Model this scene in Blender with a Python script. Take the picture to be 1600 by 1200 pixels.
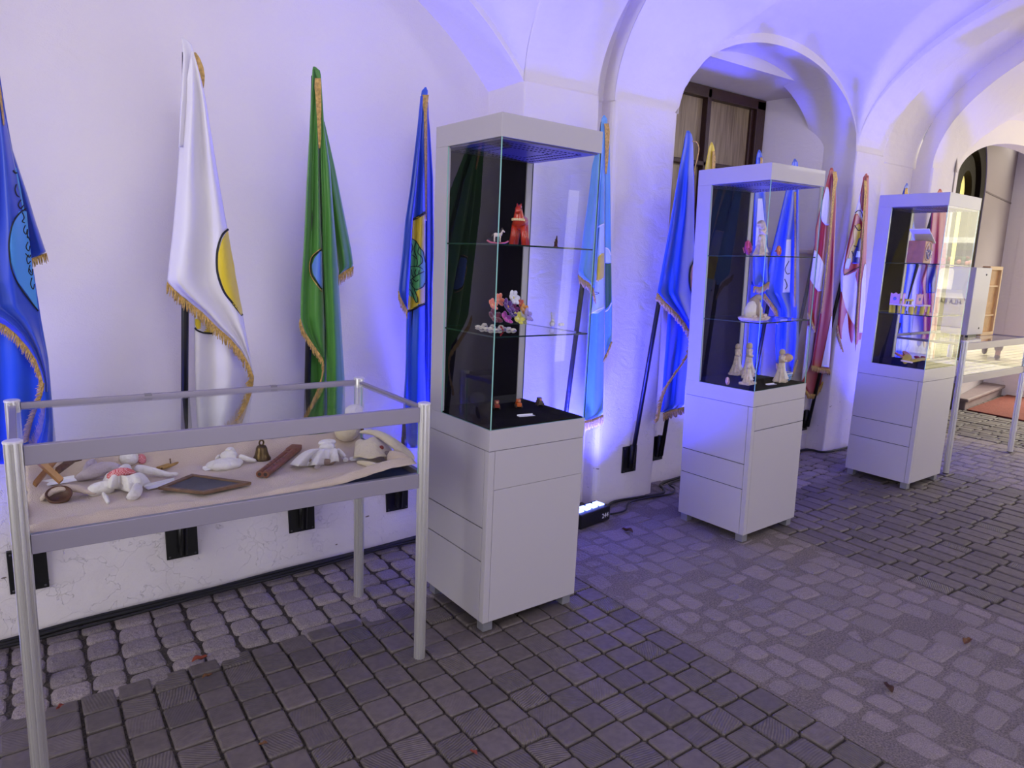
import bpy, bmesh, math, random
from mathutils import Vector, Matrix, noise
from math import sin, cos, pi, sqrt, radians as RAD
random.seed(7)
scn = bpy.context.scene
COL = scn.collection
for o in list(bpy.data.objects): bpy.data.objects.remove(o)

# ---------------------------------------------------------------- camera
CF, CYAW, CPITCH, CROLL, CH = 1088.14, 0.6214, 0.1797, 0.0317, 1.4991
FW = Vector((sin(CYAW)*cos(CPITCH), cos(CYAW)*cos(CPITCH), -sin(CPITCH)))
_r = Vector((cos(CYAW), -sin(CYAW), 0)); _u = _r.cross(FW)
RT = _r*cos(CROLL)+_u*sin(CROLL); UP = -_r*sin(CROLL)+_u*cos(CROLL)
CO = Vector((0, 0, CH))
cam = bpy.data.cameras.new('camera'); camo = bpy.data.objects.new('camera', cam); COL.objects.link(camo)
cam.sensor_width = 36; cam.lens = CF*36/1600; cam.clip_start = 0.05; cam.clip_end = 200
m3 = Matrix((RT, UP, -FW)).transposed()
camo.matrix_world = Matrix.Translation(CO) @ m3.to_4x4()
scn.camera = camo

# ---------------------------------------------------------------- world, light, exposure
w = bpy.data.worlds.new('world'); scn.world = w; w.use_nodes = True
w.node_tree.nodes['Background'].inputs[0].default_value = (0.76, 0.74, 0.95, 1)
w.node_tree.nodes['Background'].inputs[1].default_value = 0.30
scn.view_settings.view_transform = 'Standard'; scn.view_settings.look = 'None'
scn.view_settings.gamma = 1; scn.view_settings.exposure = 0.25; scn.view_settings.use_curve_mapping = False

def area(name, loc, target, sx, sy, power, col):
    l = bpy.data.lights.new(name, 'AREA'); l.shape = 'RECTANGLE'; l.size = sx; l.size_y = sy; l.energy = power; l.color = col
    o = bpy.data.objects.new(name, l); COL.objects.link(o); o.location = loc
    o.rotation_euler = (Vector(target)-Vector(loc)).to_track_quat('-Z', 'Y').to_euler()
    return o
area('flag_shadow_key', (0.35, -0.20, 2.96), (0.9, 3.0, 1.2), 0.5, 0.5, 13, (0.93, 0.905, 1.0))  # key set along the flag shadow's direction; no lamp is known there
area('added_key_middle', (4.4, -0.25, 2.98), (4.0, 3.0, 1.0), 0.6, 0.6, 12, (0.93, 0.905, 1.0))  # added key, repeats the near one further along the passage
area('added_key_far', (8.0, -0.25, 2.98), (7.6, 3.0, 1.0), 0.7, 0.7, 12, (1.0, 0.95, 0.90))  # added key for the far bays, no real lamp hangs here
area('added_fill_near', (1.75, -1.50, 1.25), (1.75, 3.0, 1.0), 3.1, 1.9, 44, (0.93, 0.905, 1.0))  # added soft fill before the closed opposite wall, evens out the left wall
area('added_fill_far', (6.45, -1.50, 1.25), (6.2, 3.0, 1.0), 2.5, 1.9, 42, (0.96, 0.91, 1.0))  # added soft fill for the far bays, the wall behind has no opening
area('daylight_left_end', (-4.2, 0.6, 1.9), (1.0, 2.0, 0.9), 2.6, 2.4, 105, (1.0, 0.98, 0.92))
area('daylight_right_end', (10.5, 0.6, 2.1), (6.5, 2.6, 1.0), 2.4, 2.0, 30, (1.0, 0.95, 0.82))
area('courtyard_sky', (16.5, -2.0, 9.0), (16.5, -2.0, 0), 9, 9, 6000, (1.0, 0.97, 0.80))

def spot(name, loc, target, power, col, ang=110, blend=0.8, rad=0.05):
    l = bpy.data.lights.new(name, 'SPOT'); l.energy = power; l.color = col; l.spot_size = RAD(ang); l.spot_blend = blend; l.shadow_soft_size = rad
    o = bpy.data.objects.new(name, l); COL.objects.link(o); o.location = loc
    o.rotation_euler = (Vector(target)-Vector(loc)).to_track_quat('-Z', 'Y').to_euler()
    return o
BLUE = (0.045, 0.05, 1.0)
UPL = [(2.62, 2.86, 0, 300), (4.05, 2.80, 0, 300), (6.05, 2.78, 0, 260), (-0.50, 2.80, 0, 60), (1.98, 2.98, 0, 150)]

# ---------------------------------------------------------------- pixel helpers (a photo pixel and a distance give a point)
def ray(u, v): return FW*CF + RT*(u-800) - UP*(v-600)
def ony(u, v, y): d = ray(u, v); return CO + d*(y/d.y)
def onz(u, v, z): d = ray(u, v); return CO + d*((z-CH)/d.z)

# ---------------------------------------------------------------- materials
def lin(c):
    return tuple(((x/255)/12.92 if x/255 <= 0.04045 else ((x/255+0.055)/1.055)**2.4) for x in c)+(1,)
MC = {}
def mat(name, rgb, rough=0.6, metal=0.0, bump=None, var=0.0, varscale=8, sheen=0, coat=0, emit=None, spec=None, aniso=0, island=0.0):
    """procedural principled material; bump=(scale,strength[,detail]); var = colour variation; island = per-piece variation"""
    if name in MC: return MC[name]
    m = bpy.data.materials.new(name); m.use_nodes = True; nt = m.node_tree; b = nt.nodes['Principled BSDF']
    c = lin(rgb)
    b.inputs['Base Color'].default_value = c; b.inputs['Roughness'].default_value = rough; b.inputs['Metallic'].default_value = metal
    if sheen: b.inputs['Sheen Weight'].default_value = sheen
    if coat: b.inputs['Coat Weight'].default_value = coat
    if spec is not None: b.inputs['Specular IOR Level'].default_value = spec
    if aniso: b.inputs['Anisotropic'].default_value = aniso
    if emit: b.inputs['Emission Color'].default_value = lin(emit[0]); b.inputs['Emission Strength'].default_value = emit[1]
    tc = nt.nodes.new('ShaderNodeTexCoord')
    if var or island:
        mix = nt.nodes.new('ShaderNodeHueSaturation'); mix.inputs['Color'].default_value = c
        n = nt.nodes.new('ShaderNodeTexNoise'); n.inputs['Scale'].default_value = varscale; n.inputs['Detail'].default_value = 4
        nt.links.new(tc.outputs['Object'], n.inputs['Vector'])
        mr = nt.nodes.new('ShaderNodeMapRange'); mr.inputs['From Min'].default_value = 0.3; mr.inputs['From Max'].default_value = 0.7
        mr.inputs['To Min'].default_value = 1-var; mr.inputs['To Max'].default_value = 1+var
        nt.links.new(n.outputs['Fac'], mr.inputs['Value'])
        out = mr.outputs['Result']
        if island:
            g = nt.nodes.new('ShaderNodeNewGeometry'); ml = nt.nodes.new('ShaderNodeMapRange')
            ml.inputs['To Min'].default_value = 1-island; ml.inputs['To Max'].default_value = 1+island
            nt.links.new(g.outputs['Random Per Island'], ml.inputs['Value'])
            mu = nt.nodes.new('ShaderNodeMath'); mu.operation = 'MULTIPLY'
            nt.links.new(out, mu.inputs[0]); nt.links.new(ml.outputs['Result'], mu.inputs[1]); out = mu.outputs[0]
        nt.links.new(out, mix.inputs['Value']); nt.links.new(mix.outputs['Color'], b.inputs['Base Color'])
    if bump:
        n = nt.nodes.new('ShaderNodeTexNoise'); n.inputs['Scale'].default_value = bump[0]; n.inputs['Detail'].default_value = bump[2] if len(bump) > 2 else 4
        nt.links.new(tc.outputs['Object'], n.inputs['Vector'])
        bp = nt.nodes.new('ShaderNodeBump'); bp.inputs['Strength'].default_value = bump[1]; bp.inputs['Distance'].default_value = 0.01
        nt.links.new(n.outputs['Fac'], bp.inputs['Height']); nt.links.new(bp.outputs['Normal'], b.inputs['Normal'])
    MC[name] = m; return m

def glass_mat(name='clear_glass', tint=(0.965, 0.975, 0.975), boost=1.0):
    if name in MC: return MC[name]
    m = bpy.data.materials.new(name); m.use_nodes = True; nt = m.node_tree; nt.nodes.clear()
    o = nt.nodes.new('ShaderNodeOutputMaterial'); t = nt.nodes.new('ShaderNodeBsdfTransparent'); g = nt.nodes.new('ShaderNodeBsdfGlossy')
    t.inputs[0].default_value = tint+(1,); g.inputs['Roughness'].default_value = 0.0; g.inputs[0].default_value = (1, 1, 1, 1)
    f = nt.nodes.new('ShaderNodeFresnel'); f.inputs[0].default_value = 1.5
    mu = nt.nodes.new('ShaderNodeMath'); mu.operation = 'MULTIPLY'; mu.inputs[1].default_value = boost; mu.use_clamp = True
    geo = nt.nodes.new('ShaderNodeNewGeometry'); inv = nt.nodes.new('ShaderNodeMath'); inv.operation = 'SUBTRACT'; inv.inputs[0].default_value = 1
    nt.links.new(geo.outputs['Backfacing'], inv.inputs[1])
    m2 = nt.nodes.new('ShaderNodeMath'); m2.operation = 'MULTIPLY'
    nt.links.new(f.outputs[0], mu.inputs[0]); nt.links.new(mu.outputs[0], m2.inputs[0]); nt.links.new(inv.outputs[0], m2.inputs[1])
    mx = nt.nodes.new('ShaderNodeMixShader'); nt.links.new(m2.outputs[0], mx.inputs[0]); nt.links.new(t.outputs[0], mx.inputs[1]); nt.links.new(g.outputs[0], mx.inputs[2])
    nt.links.new(mx.outputs[0], o.inputs[0]); MC[name] = m; return m

def plaster_mat():
    m = mat('white_plaster', (224, 220, 222), 0.85); nt = m.node_tree; b = nt.nodes['Principled BSDF']
    tc = nt.nodes.new('ShaderNodeTexCoord')
    n1 = nt.nodes.new('ShaderNodeTexNoise'); n1.inputs['Scale'].default_value = 160; n1.inputs['Detail'].default_value = 3
    n2 = nt.nodes.new('ShaderNodeTexNoise'); n2.inputs['Scale'].default_value = 7; n2.inputs['Detail'].default_value = 6; n2.inputs['Distortion'].default_value = 0.6
    mp = nt.nodes.new('ShaderNodeMapping'); mp.inputs['Scale'].default_value = (1, 1, 1.6)
    nt.links.new(tc.outputs['Object'], n1.inputs['Vector']); nt.links.new(tc.outputs['Object'], mp.inputs['Vector']); nt.links.new(mp.outputs[0], n2.inputs['Vector'])
    b1 = nt.nodes.new('ShaderNodeBump'); b1.inputs['Strength'].default_value = 0.28; b1.inputs['Distance'].default_value = 0.004
    b2 = nt.nodes.new('ShaderNodeBump'); b2.inputs['Strength'].default_value = 0.35; b2.inputs['Distance'].default_value = 0.02
    nt.links.new(n1.outputs['Fac'], b1.inputs['Height']); nt.links.new(n2.outputs['Fac'], b2.inputs['Height']); nt.links.new(b1.outputs[0], b2.inputs['Normal'])
    # cracks and flaked paint low on the wall (wear with a shape of its own)
    v = nt.nodes.new('ShaderNodeTexVoronoi'); v.feature = 'DISTANCE_TO_EDGE'; v.inputs['Scale'].default_value = 5.5
    nd = nt.nodes.new('ShaderNodeTexNoise'); nd.inputs['Scale'].default_value = 5; nd.inputs['Detail'].default_value = 5
    ad = nt.nodes.new('ShaderNodeMixRGB'); ad.blend_type = 'ADD'; ad.inputs[0].default_value = 0.8
    nt.links.new(tc.outputs['Object'], nd.inputs['Vector']); nt.links.new(tc.outputs['Object'], ad.inputs[1]); nt.links.new(nd.outputs['Color'], ad.inputs[2]); nt.links.new(ad.outputs[0], v.inputs['Vector'])
    cr = nt.nodes.new('ShaderNodeMapRange'); cr.inputs['From Min'].default_value = 0.0; cr.inputs['From Max'].default_value = 0.012
    nt.links.new(v.outputs['Distance'], cr.inputs['Value'])
    sp = nt.nodes.new('ShaderNodeSeparateXYZ'); nt.links.new(tc.outputs['Object'], sp.inputs[0])
    hz = nt.nodes.new('ShaderNodeMapRange'); hz.inputs['From Min'].default_value = 0.25; hz.inputs['From Max'].default_value = 0.75; hz.inputs['To Min'].default_value = 1; hz.inputs['To Max'].default_value = 0
    nt.links.new(sp.outputs['Z'], hz.inputs['Value'])
    inv = nt.nodes.new('ShaderNodeMath'); inv.operation = 'SUBTRACT'; inv.inputs[0].default_value = 1; nt.links.new(cr.outputs[0], inv.inputs[1])
    mu = nt.nodes.new('ShaderNodeMath'); mu.operation = 'MULTIPLY'; nt.links.new(inv.outputs[0], mu.inputs[0]); nt.links.new(hz.outputs[0], mu.inputs[1])
    b3 = nt.nodes.new('ShaderNodeBump'); b3.invert = True; b3.inputs['Strength'].default_value = 0.55; b3.inputs['Distance'].default_value = 0.01
    nt.links.new(mu.outputs[0], b3.inputs['Height']); nt.links.new(b2.outputs[0], b3.inputs['Normal']); nt.links.new(b3.outputs[0], b.inputs['Normal'])
    # scuffs
    ns = nt.nodes.new('ShaderNodeTexNoise'); ns.inputs['Scale'].default_value = 11; ns.inputs['Detail'].default_value = 2
    ms = nt.nodes.new('ShaderNodeMapping'); ms.inputs['Scale'].default_value = (1, 1, 2.4); ms.inputs['Location'].default_value = (3.3, 1, 7)
    nt.links.new(tc.outputs['Object'], ms.inputs[0]); nt.links.new(ms.outputs[0], ns.inputs['Vector'])
    rs = nt.nodes.new('ShaderNodeMapRange'); rs.inputs['From Min'].default_value = 0.735; rs.inputs['From Max'].default_value = 0.75; nt.links.new(ns.outputs['Fac'], rs.inputs['Value'])
    m3_ = nt.nodes.new('ShaderNodeMath'); m3_.operation = 'MULTIPLY'; nt.links.new(rs.outputs[0], m3_.inputs[0]); nt.links.new(hz.outputs[0], m3_.inputs[1])
    mc = nt.nodes.new('ShaderNodeMixRGB'); mc.inputs[1].default_value = lin((226, 219, 222)); mc.inputs[2].default_value = lin((125, 112, 105))
    nt.links.new(m3_.outputs[0], mc.inputs[0]); nt.links.new(mc.outputs[0], b.inputs['Base Color'])
    return m

def stone_mat(name, rgb, rgb2, kind):
    m = mat(name, rgb, 0.8); nt = m.node_tree; b = nt.nodes['Principled BSDF']
    g = nt.nodes.new('ShaderNodeNewGeometry'); tc = nt.nodes.new('ShaderNodeTexCoord')
    mx = nt.nodes.new('ShaderNodeMixRGB'); mx.inputs[1].default_value = lin(rgb); mx.inputs[2].default_value = lin(rgb2)
    nt.links.new(g.outputs['Random Per Island'], mx.inputs[0])
    n = nt.nodes.new('ShaderNodeTexNoise'); n.inputs['Scale'].default_value = 260 if kind == 'granite' else 40; n.inputs['Detail'].default_value = 4
    nt.links.new(tc.outputs['Object'], n.inputs['Vector'])
    hs = nt.nodes.new('ShaderNodeHueSaturation'); mr = nt.nodes.new('ShaderNodeMapRange')
    mr.inputs['From Min'].default_value = 0.35; mr.inputs['From Max'].default_value = 0.65
    a = 0.30 if kind == 'granite' else 0.14
    mr.inputs['To Min'].default_value = 1-a; mr.inputs['To Max'].default_value = 1+a
    nt.links.new(n.outputs['Fac'], mr.inputs[0]); nt.links.new(mx.outputs[0], hs.inputs['Color']); nt.links.new(mr.outputs[0], hs.inputs['Value'])
    nt.links.new(hs.outputs[0], b.inputs['Base Color'])
    bp = nt.nodes.new('ShaderNodeBump'); bp.inputs['Distance'].default_value = 0.004
    if kind == 'block':    # end-grain rings, turned at random on each block
        rot = nt.nodes.new('ShaderNodeVectorRotate'); rot.rotation_type = 'Z_AXIS'
        ma = nt.nodes.new('ShaderNodeMath'); ma.operation = 'MULTIPLY'; ma.inputs[1].default_value = 40.0
        nt.links.new(g.outputs['Random Per Island'], ma.inputs[0]); nt.links.new(ma.outputs[0], rot.inputs['Angle']); nt.links.new(tc.outputs['Object'], rot.inputs['Vector'])
        wv = nt.nodes.new('ShaderNodeTexWave'); wv.wave_type = 'BANDS'; wv.inputs['Scale'].default_value = 34; wv.inputs['Distortion'].default_value = 5; wv.inputs['Detail'].default_value = 1; wv.inputs['Detail Scale'].default_value = 0.35
        nt.links.new(rot.outputs[0], wv.inputs['Vector']); 
        gt = nt.nodes.new('ShaderNodeMath'); gt.operation = 'MULTIPLY'
        fr = nt.nodes.new('ShaderNodeMath'); fr.operation = 'FRACT'; m7 = nt.nodes.new('ShaderNodeMath'); m7.operation = 'MULTIPLY'; m7.inputs[1].default_value = 17.3
        nt.links.new(g.outputs['Random Per Island'], m7.inputs[0]); nt.links.new(m7.outputs[0], fr.inputs[0])
        pw = nt.nodes.new('ShaderNodeMath'); pw.operation = 'POWER'; pw.inputs[1].default_value = 2.5; nt.links.new(fr.outputs[0], pw.inputs[0])
        nt.links.new(wv.outputs['Fac'], gt.inputs[0]); nt.links.new(pw.outputs[0], gt.inputs[1])
        nt.links.new(gt.outputs[0], bp.inputs['Height']); bp.inputs['Strength'].default_value = 0.65; b.inputs['Roughness'].default_value = 0.62
    else:
        n2 = nt.nodes.new('ShaderNodeTexNoise'); n2.inputs['Scale'].default_value = 60; n2.inputs['Detail'].default_value = 6
        nt.links.new(tc.outputs['Object'], n2.inputs['Vector']); nt.links.new(n2.outputs['Fac'], bp.inputs['Height']); bp.inputs['Strength'].default_value = 0.8; bp.inputs['Distance'].default_value = 0.010
    nt.links.new(bp.outputs[0], b.inputs['Normal'])
    return m

PLASTER = plaster_mat()
GLASS = glass_mat()
GEDGE = mat('glass_edge', (150, 205, 195), 0.15, coat=0.5)
GEDGE_D = mat('dark_glass_edge', (28, 48, 46), 0.15)
ALU = mat('brushed_aluminium', (222, 220, 220), 0.38, metal=0.85)
ALU_RAIL = mat('satin_aluminium_rail', (150, 144, 160), 0.45, metal=0.45)
CABW = mat('white_laminate', (178, 173, 180), 0.42, bump=(300, 0.03), coat=0.15)
CABG = mat('shadow_gap_grey', (70, 68, 74), 0.6)
BLACKM = mat('black_steel', (14, 14, 15), 0.45, bump=(60, 0.1))
BLACKP = mat('black_back_panel', (20, 18, 25), 0.85, spec=0.04)
BLACKF = mat('black_felt', (15, 15, 18), 0.95, bump=(300, 0.3), spec=0.05)
GOLD = mat('gold_fringe', (196, 160, 88), 0.5, var=0.35, varscale=90, metal=0.25, bump=(200, 0.4))
LINEN = mat('beige_linen', (202, 182, 166), 0.92, bump=(260, 0.45), var=0.06, sheen=0.3)
WHITEC = mat('white_cotton', (226, 220, 216), 0.9, bump=(55, 0.8), sheen=0.3)
LILACC = mat('grey_lilac_cotton', (190, 176, 186), 0.9, bump=(55, 0.8), sheen=0.3)
CREAM = mat('cream_cotton', (214, 200, 172), 0.9, bump=(55, 0.8), sheen=0.3)
WOOD = mat('warm_wood', (150, 104, 62), 0.5, bump=(60, 0.3), var=0.25, varscale=22)
WOODD = mat('dark_wood', (88, 54, 34), 0.45, bump=(60, 0.3), var=0.2, varscale=22)
WOODR = mat('red_brown_wood', (128, 74, 50), 0.45, bump=(60, 0.3), var=0.15, varscale=30)
CARD = mat('white_card', (238, 236, 238), 0.6)
BRONZE = mat('bronze', (96, 78, 52), 0.35, metal=0.9, var=0.3, varscale=40)
CERAM = mat('cream_corn_husk', (228, 208, 184), 0.65, var=0.22, varscale=70, bump=(90, 1.0))

# ---------------------------------------------------------------- mesh builder
class MB:
    def __init__(s): s.v = []; s.f = []; s.m = []
    def add(s, verts, faces, m=0):
        o = len(s.v); s.v += [tuple(p) for p in verts]; s.f += [tuple(i+o for i in f) for f in faces]; s.m += [m]*len(faces); return s
    def box(s, x0, x1, y0, y1, z0, z1, m=0, T=None):
        P = [Vector((x, y, z)) for z in (z0, z1) for y in (y0, y1) for x in (x0, x1)]
        if T is not None: P = [T @ p for p in P]
        return s.add(P, [(0, 2, 3, 1), (4, 5, 7, 6), (0, 1, 5, 4), (2, 6, 7, 3), (0, 4, 6, 2), (1, 3, 7, 5)], m)
    def tube(s, path, rad, n=10, m=0, sq=(1, 1), cap=True):
        path = [Vector(p) for p in path]; k = len(path)
        if not isinstance(rad, (list, tuple)): rad = [rad]*k
        t0 = (path[1]-path[0]).normalized(); a = t0.orthogonal().normalized()
        if abs(t0.z) < 0.9: a = (Vector((0, 0, 1)) - t0*t0.z).normalized()
        V = []; prev = t0
        for i, p in enumerate(path):
            t = (path[min(i+1, k-1)]-path[max(i-1, 0)])
            if t.length < 1e-9: t = prev
            t = t.normalized(); q = prev.rotation_difference(t); a = q @ a; prev = t; a = (a - t*a.dot(t)).normalized(); bb = t.cross(a)
            for j in range(n):
                an = 2*pi*j/n; V.append(p + (a*cos(an)*sq[0] + bb*sin(an)*sq[1])*rad[i])
        F = [(i*n+j, i*n+(j+1) % n, (i+1)*n+(j+1) % n, (i+1)*n+j) for i in range(k-1) for j in range(n)]
        if cap: F += [tuple(range(n))[::-1], tuple((k-1)*n+j for j in range(n))]
        return s.add(V, F, m)
    def sphere(s, c, r, m=0, n=14, k=9, T=None):
        if not isinstance(r, (list, tuple)): r = (r, r, r)
        V = [Vector((0, 0, 1))]
        for i in range(1, k):
            th = pi*i/k
            for j in range(n): V.append(Vector((sin(th)*cos(2*pi*j/n), sin(th)*sin(2*pi*j/n), cos(th))))
        V.append(Vector((0, 0, -1)))
        V = [Vector((p.x*r[0], p.y*r[1], p.z*r[2])) for p in V]
        if T is not None: V = [T @ p for p in V]
        V = [p+Vector(c) for p in V]; L = len(V)-1
        F = [(0, 1+j, 1+(j+1) % n) for j in range(n)]
        for i in range(k-2):
            for j in range(n): F.append((1+i*n+j, 1+(i+1)*n+j, 1+(i+1)*n+(j+1) % n, 1+i*n+(j+1) % n))
        F += [(L, 1+(k-2)*n+(j+1) % n, 1+(k-2)*n+j) for j in range(n)]
        return s.add(V, F, m)
    def lathe(s, c, prof, n=16, m=0, ruf=None, T=None):
        """prof [(r,z)], ruf=(count, amplitude at last ring)"""
        V = []; k = len(prof)
        for i, (r, z) in enumerate(prof):
            for j in range(n):
                a = 2*pi*j/n; rr = r
                if ruf: rr = r*(1+ruf[1]*(i/(k-1))*sin(ruf[0]*a))
                V.append(Vector((rr*cos(a), rr*sin(a), z)))
        if T is not None: V = [T @ p for p in V]
        V = [p+Vector(c) for p in V]
        F = [(i*n+j, i*n+(j+1) % n, (i+1)*n+(j+1) % n, (i+1)*n+j) for i in range(k-1) for j in range(n)]
        F += [tuple(range(n))[::-1], tuple((k-1)*n+j for j in range(n))]
        return s.add(V, F, m)
    def prism(s, poly, z0, z1, m=0, T=None):
        n = len(poly); V = [Vector((p[0], p[1], z0)) for p in poly]+[Vector((p[0], p[1], z1)) for p in poly]
        if T is not None: V = [T @ p for p in V]
        return s.add(V, [tuple(range(n))[::-1], tuple(range(n, 2*n))]+[(i, (i+1) % n, n+(i+1) % n, n+i) for i in range(n)], m)
    def grid(s, fn, nu, nv, m=0):
        V = [fn(i/nu, j/nv) for j in range(nv+1) for i in range(nu+1)]
        F = [(j*(nu+1)+i, j*(nu+1)+i+1, (j+1)*(nu+1)+i+1, (j+1)*(nu+1)+i) for j in range(nv) for i in range(nu)]
        return s.add(V, F, m)
    def build(s, name, mats, parent=None, smooth=False, bevel=0, solid=0, sub=0, kind=None, label=None, fixn=True):
        me = bpy.data.meshes.new(name); me.from_pydata([tuple(p) for p in s.v], [], s.f)
        if not isinstance(mats, (list, tuple)): mats = [mats]
        for x in mats: me.materials.append(x)
        for i, p in enumerate(me.polygons): p.material_index = min(s.m[i], len(mats)-1); p.use_smooth = smooth
        me.validate()
        if fixn:
            bm = bmesh.new(); bm.from_mesh(me); bmesh.ops.recalc_face_normals(bm, faces=bm.faces); bm.to_mesh(me); bm.free()
        o = bpy.data.objects.new(name, me); COL.objects.link(o)
        if parent: o.parent = parent
        if bevel:
            b = o.modifiers.new('bevel', 'BEVEL'); b.width = bevel; b.segments = 2; b.limit_method = 'ANGLE'
        if sub:
            b = o.modifiers.new('sub', 'SUBSURF'); b.levels = sub; b.render_levels = sub
        if solid:
            b = o.modifiers.new('solid', 'SOLIDIFY'); b.thickness = solid; b.offset = -1
        if kind: o['kind'] = kind
        if label: o['label'] = label
        return o

def tag(o, label, cat, group=None):
    o['label'] = label; o['category'] = cat
    if group: o['group'] = group
    return o
def thing(name, label, cat, M=None, group=None):
    o = bpy.data.objects.new(name, None); COL.objects.link(o); o.empty_display_size = 0.05
    if M is not None: o.matrix_world = M
    return tag(o, label, cat, group)
def struct(o): o['kind'] = 'structure'; return o
def text_mesh(name, body, size, T, material, parent, ext=0.0006):
    c = bpy.data.curves.new(name+'_tmp', 'FONT'); c.body = body; c.size = size; c.extrude = ext; c.align_x = 'CENTER'; c.align_y = 'CENTER'
    t = bpy.data.objects.new(name+'_tmp', c); COL.objects.link(t)
    me = bpy.data.meshes.new_from_object(t.evaluated_get(bpy.context.evaluated_depsgraph_get()))
    bpy.data.objects.remove(t)
    me.materials.clear(); me.materials.append(material); me.transform(T); me.name = name
    o = bpy.data.objects.new(name, me); COL.objects.link(o)
    if parent: o.parent = parent
    return o

# ================================================================ FLOOR
def smooth01(a, b, x):
    t = min(1, max(0, (x-a)/(b-a))); return t*t*(3-2*t)
fl = MB()
fl.box(-4.5, 10.6, -1.3, 3.9, -0.12, -0.016, 0)
fl.box(2.10, 3.483, -0.7, 3.30, -0.05, -0.0058, 4); fl.box(5.703, 7.102, -0.7, 3.30, -0.05, -0.009, 4)
def stone(cx, cy, hx, hy, m, rnd, jit, sink=0.0, inset=0.007):
    """one paving stone: side ring, shoulder ring, rounded top ring and a flat top"""
    n = 3
    dx = random.uniform(-1, 1)*0.010; dy = random.uniform(-1, 1)*0.010; z0 = random.uniform(-0.004, 0.0)-sink; a0 = random.uniform(-jit, jit)*0.9
    cn = [(-hx, -hy), (hx, -hy), (hx, hy), (-hx, hy)]
    cn = [(x+random.uniform(-jit, jit)*hx*2, y+random.uniform(-jit, jit)*hy*2) for x, y in cn]
    base = []
    for i in range(4):
        x, y = cn[i]; px, py = cn[i-1]; qx, qy = cn[(i+1) % 4]
        lp = math.hypot(px-x, py-y); lq = math.hypot(qx-x, qy-y)
        base.append((x+(px-x)/lp*rnd, y+(py-y)/lp*rnd))
        if rnd > 0.006: base.append((x+((px-x)/lp+(qx-x)/lq)*rnd*0.28, y+((py-y)/lp+(qy-y)/lq)*rnd*0.28))
        base.append((x+(qx-x)/lq*rnd, y+(qy-y)/lq*rnd))
    N = len(base); V = []
    ca, sa = cos(a0), sin(a0)
    for sc, z in ((0, -0.03), (0, -inset*0.9), (inset*0.45, -inset*0.25), (inset*1.5, 0)):
        for x, y in base:
            L = math.hypot(x, y); f = max(0.05, (L-sc)/L)
            X = x*f; Y = y*f
            V.append((cx+ca*X-sa*Y, cy+sa*X+ca*Y, z0+z+(X*dx+Y*dy)*(1 if z > -0.02 else 0)))
    F = [(r*N+i, r*N+(i+1) % N, (r+1)*N+(i+1) % N, (r+1)*N+i) for r in range(3) for i in range(N)]+[tuple(3*N+i for i in range(N))]
    fl.add(V, F, m)
def field(x0, x1, y0, y1, w, h, m, rnd, jit, gap, inset, bycol=True, wj=0.06):
    """columns of stones running along y"""
    x = x0
    while x < x1-0.02:
        ww = min(w*random.uniform(1-wj, 1+wj), x1-x)
        if x1-(x+ww) < w*0.4: ww = x1-x
        y = y1
        first = True
        while y > y0+0.01:
            hh = h*random.uniform(1-wj*1.5, 1+wj*1.5)
            if first: hh *= random.uniform(0.55, 1.0); first = False
            stone(x+ww/2+random.uniform(-1, 1)*jit*0.03, y-hh/2, ww/2-gap, hh/2-gap, m, rnd, jit, sink=random.uniform(0, 0.004), inset=inset)
            y -= hh
        x += ww
field(-1.72, 2.10, -0.7, 2.545, 0.1135, 0.113, 1, 0.006, 0.012, 0.0042, 0.006)
field(-1.72, 2.10, 2.55, 3.30, 0.118, 0.105, 2, 0.020, 0.055, 0.0045, 0.013, wj=0.14)
field(2.105, 3.48, -0.7, 3.30, 0.138, 0.116, 3, 0.022, 0.09, 0.0025, 0.012, wj=0.22)
field(3.485, 5.70, -0.7, 2.60, 0.104, 0.168, 1, 0.006, 0.012, 0.0055, 0.007)
field(3.485, 5.70, 2.605, 3.30, 0.13, 0.11, 2, 0.020, 0.05, 0.004, 0.012, wj=0.14)
field(5.705, 7.10, -0.7, 3.30, 0.14, 0.12, 3, 0.022, 0.05, 0.004, 0.012, wj=0.14)
field(7.105, 10.5, -0.4, 3.5, 0.104, 0.168, 1, 0.006, 0.012, 0.0055, 0.007)
MORTAR = mat('sandy_mortar', (70, 63, 58), 0.95, bump=(160, 1.0), var=0.7, varscale=150)
BLOCK = stone_mat('dark_paving_block', (98, 89, 87), (83, 75, 74), 'block')
GRAN = stone_mat('grey_granite_sett', (142, 131, 132), (116, 107, 110), 'granite')
GRANW = stone_mat('worn_granite_sett', (126, 115, 112), (112, 103, 102), 'granite')
floor = struct(fl.build('floor', [MORTAR, BLOCK, GRAN, GRANW, mat('grey_mortar', (110, 100, 97), 0.95, bump=(160, 1.0), var=0.45, varscale=150)], fixn=False))

# ================================================================ WALLS AND VAULT
YF = 3.04          # face of the piers
ZS = 2.38          # springing
VC = YF-2.1        # axis of the vault
def wall_y(x, z): return 3.085+0.045*max(0, x)+0.075*z
b = MB()
b.grid(lambda u, v: (-4.5+6.8*u, wall_y(-4.5+6.8*u, 3.7*v)+0.006*noise.noise(Vector((u*20, v*11, 0)))-0.012*max(0, 1-v*9)*abs(noise.noise(Vector((u*60, 0, 3)))), -0.05+3.7*v), 150, 60)
struct(b.build('wall_left', PLASTER, smooth=True, solid=-0.2))

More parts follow.
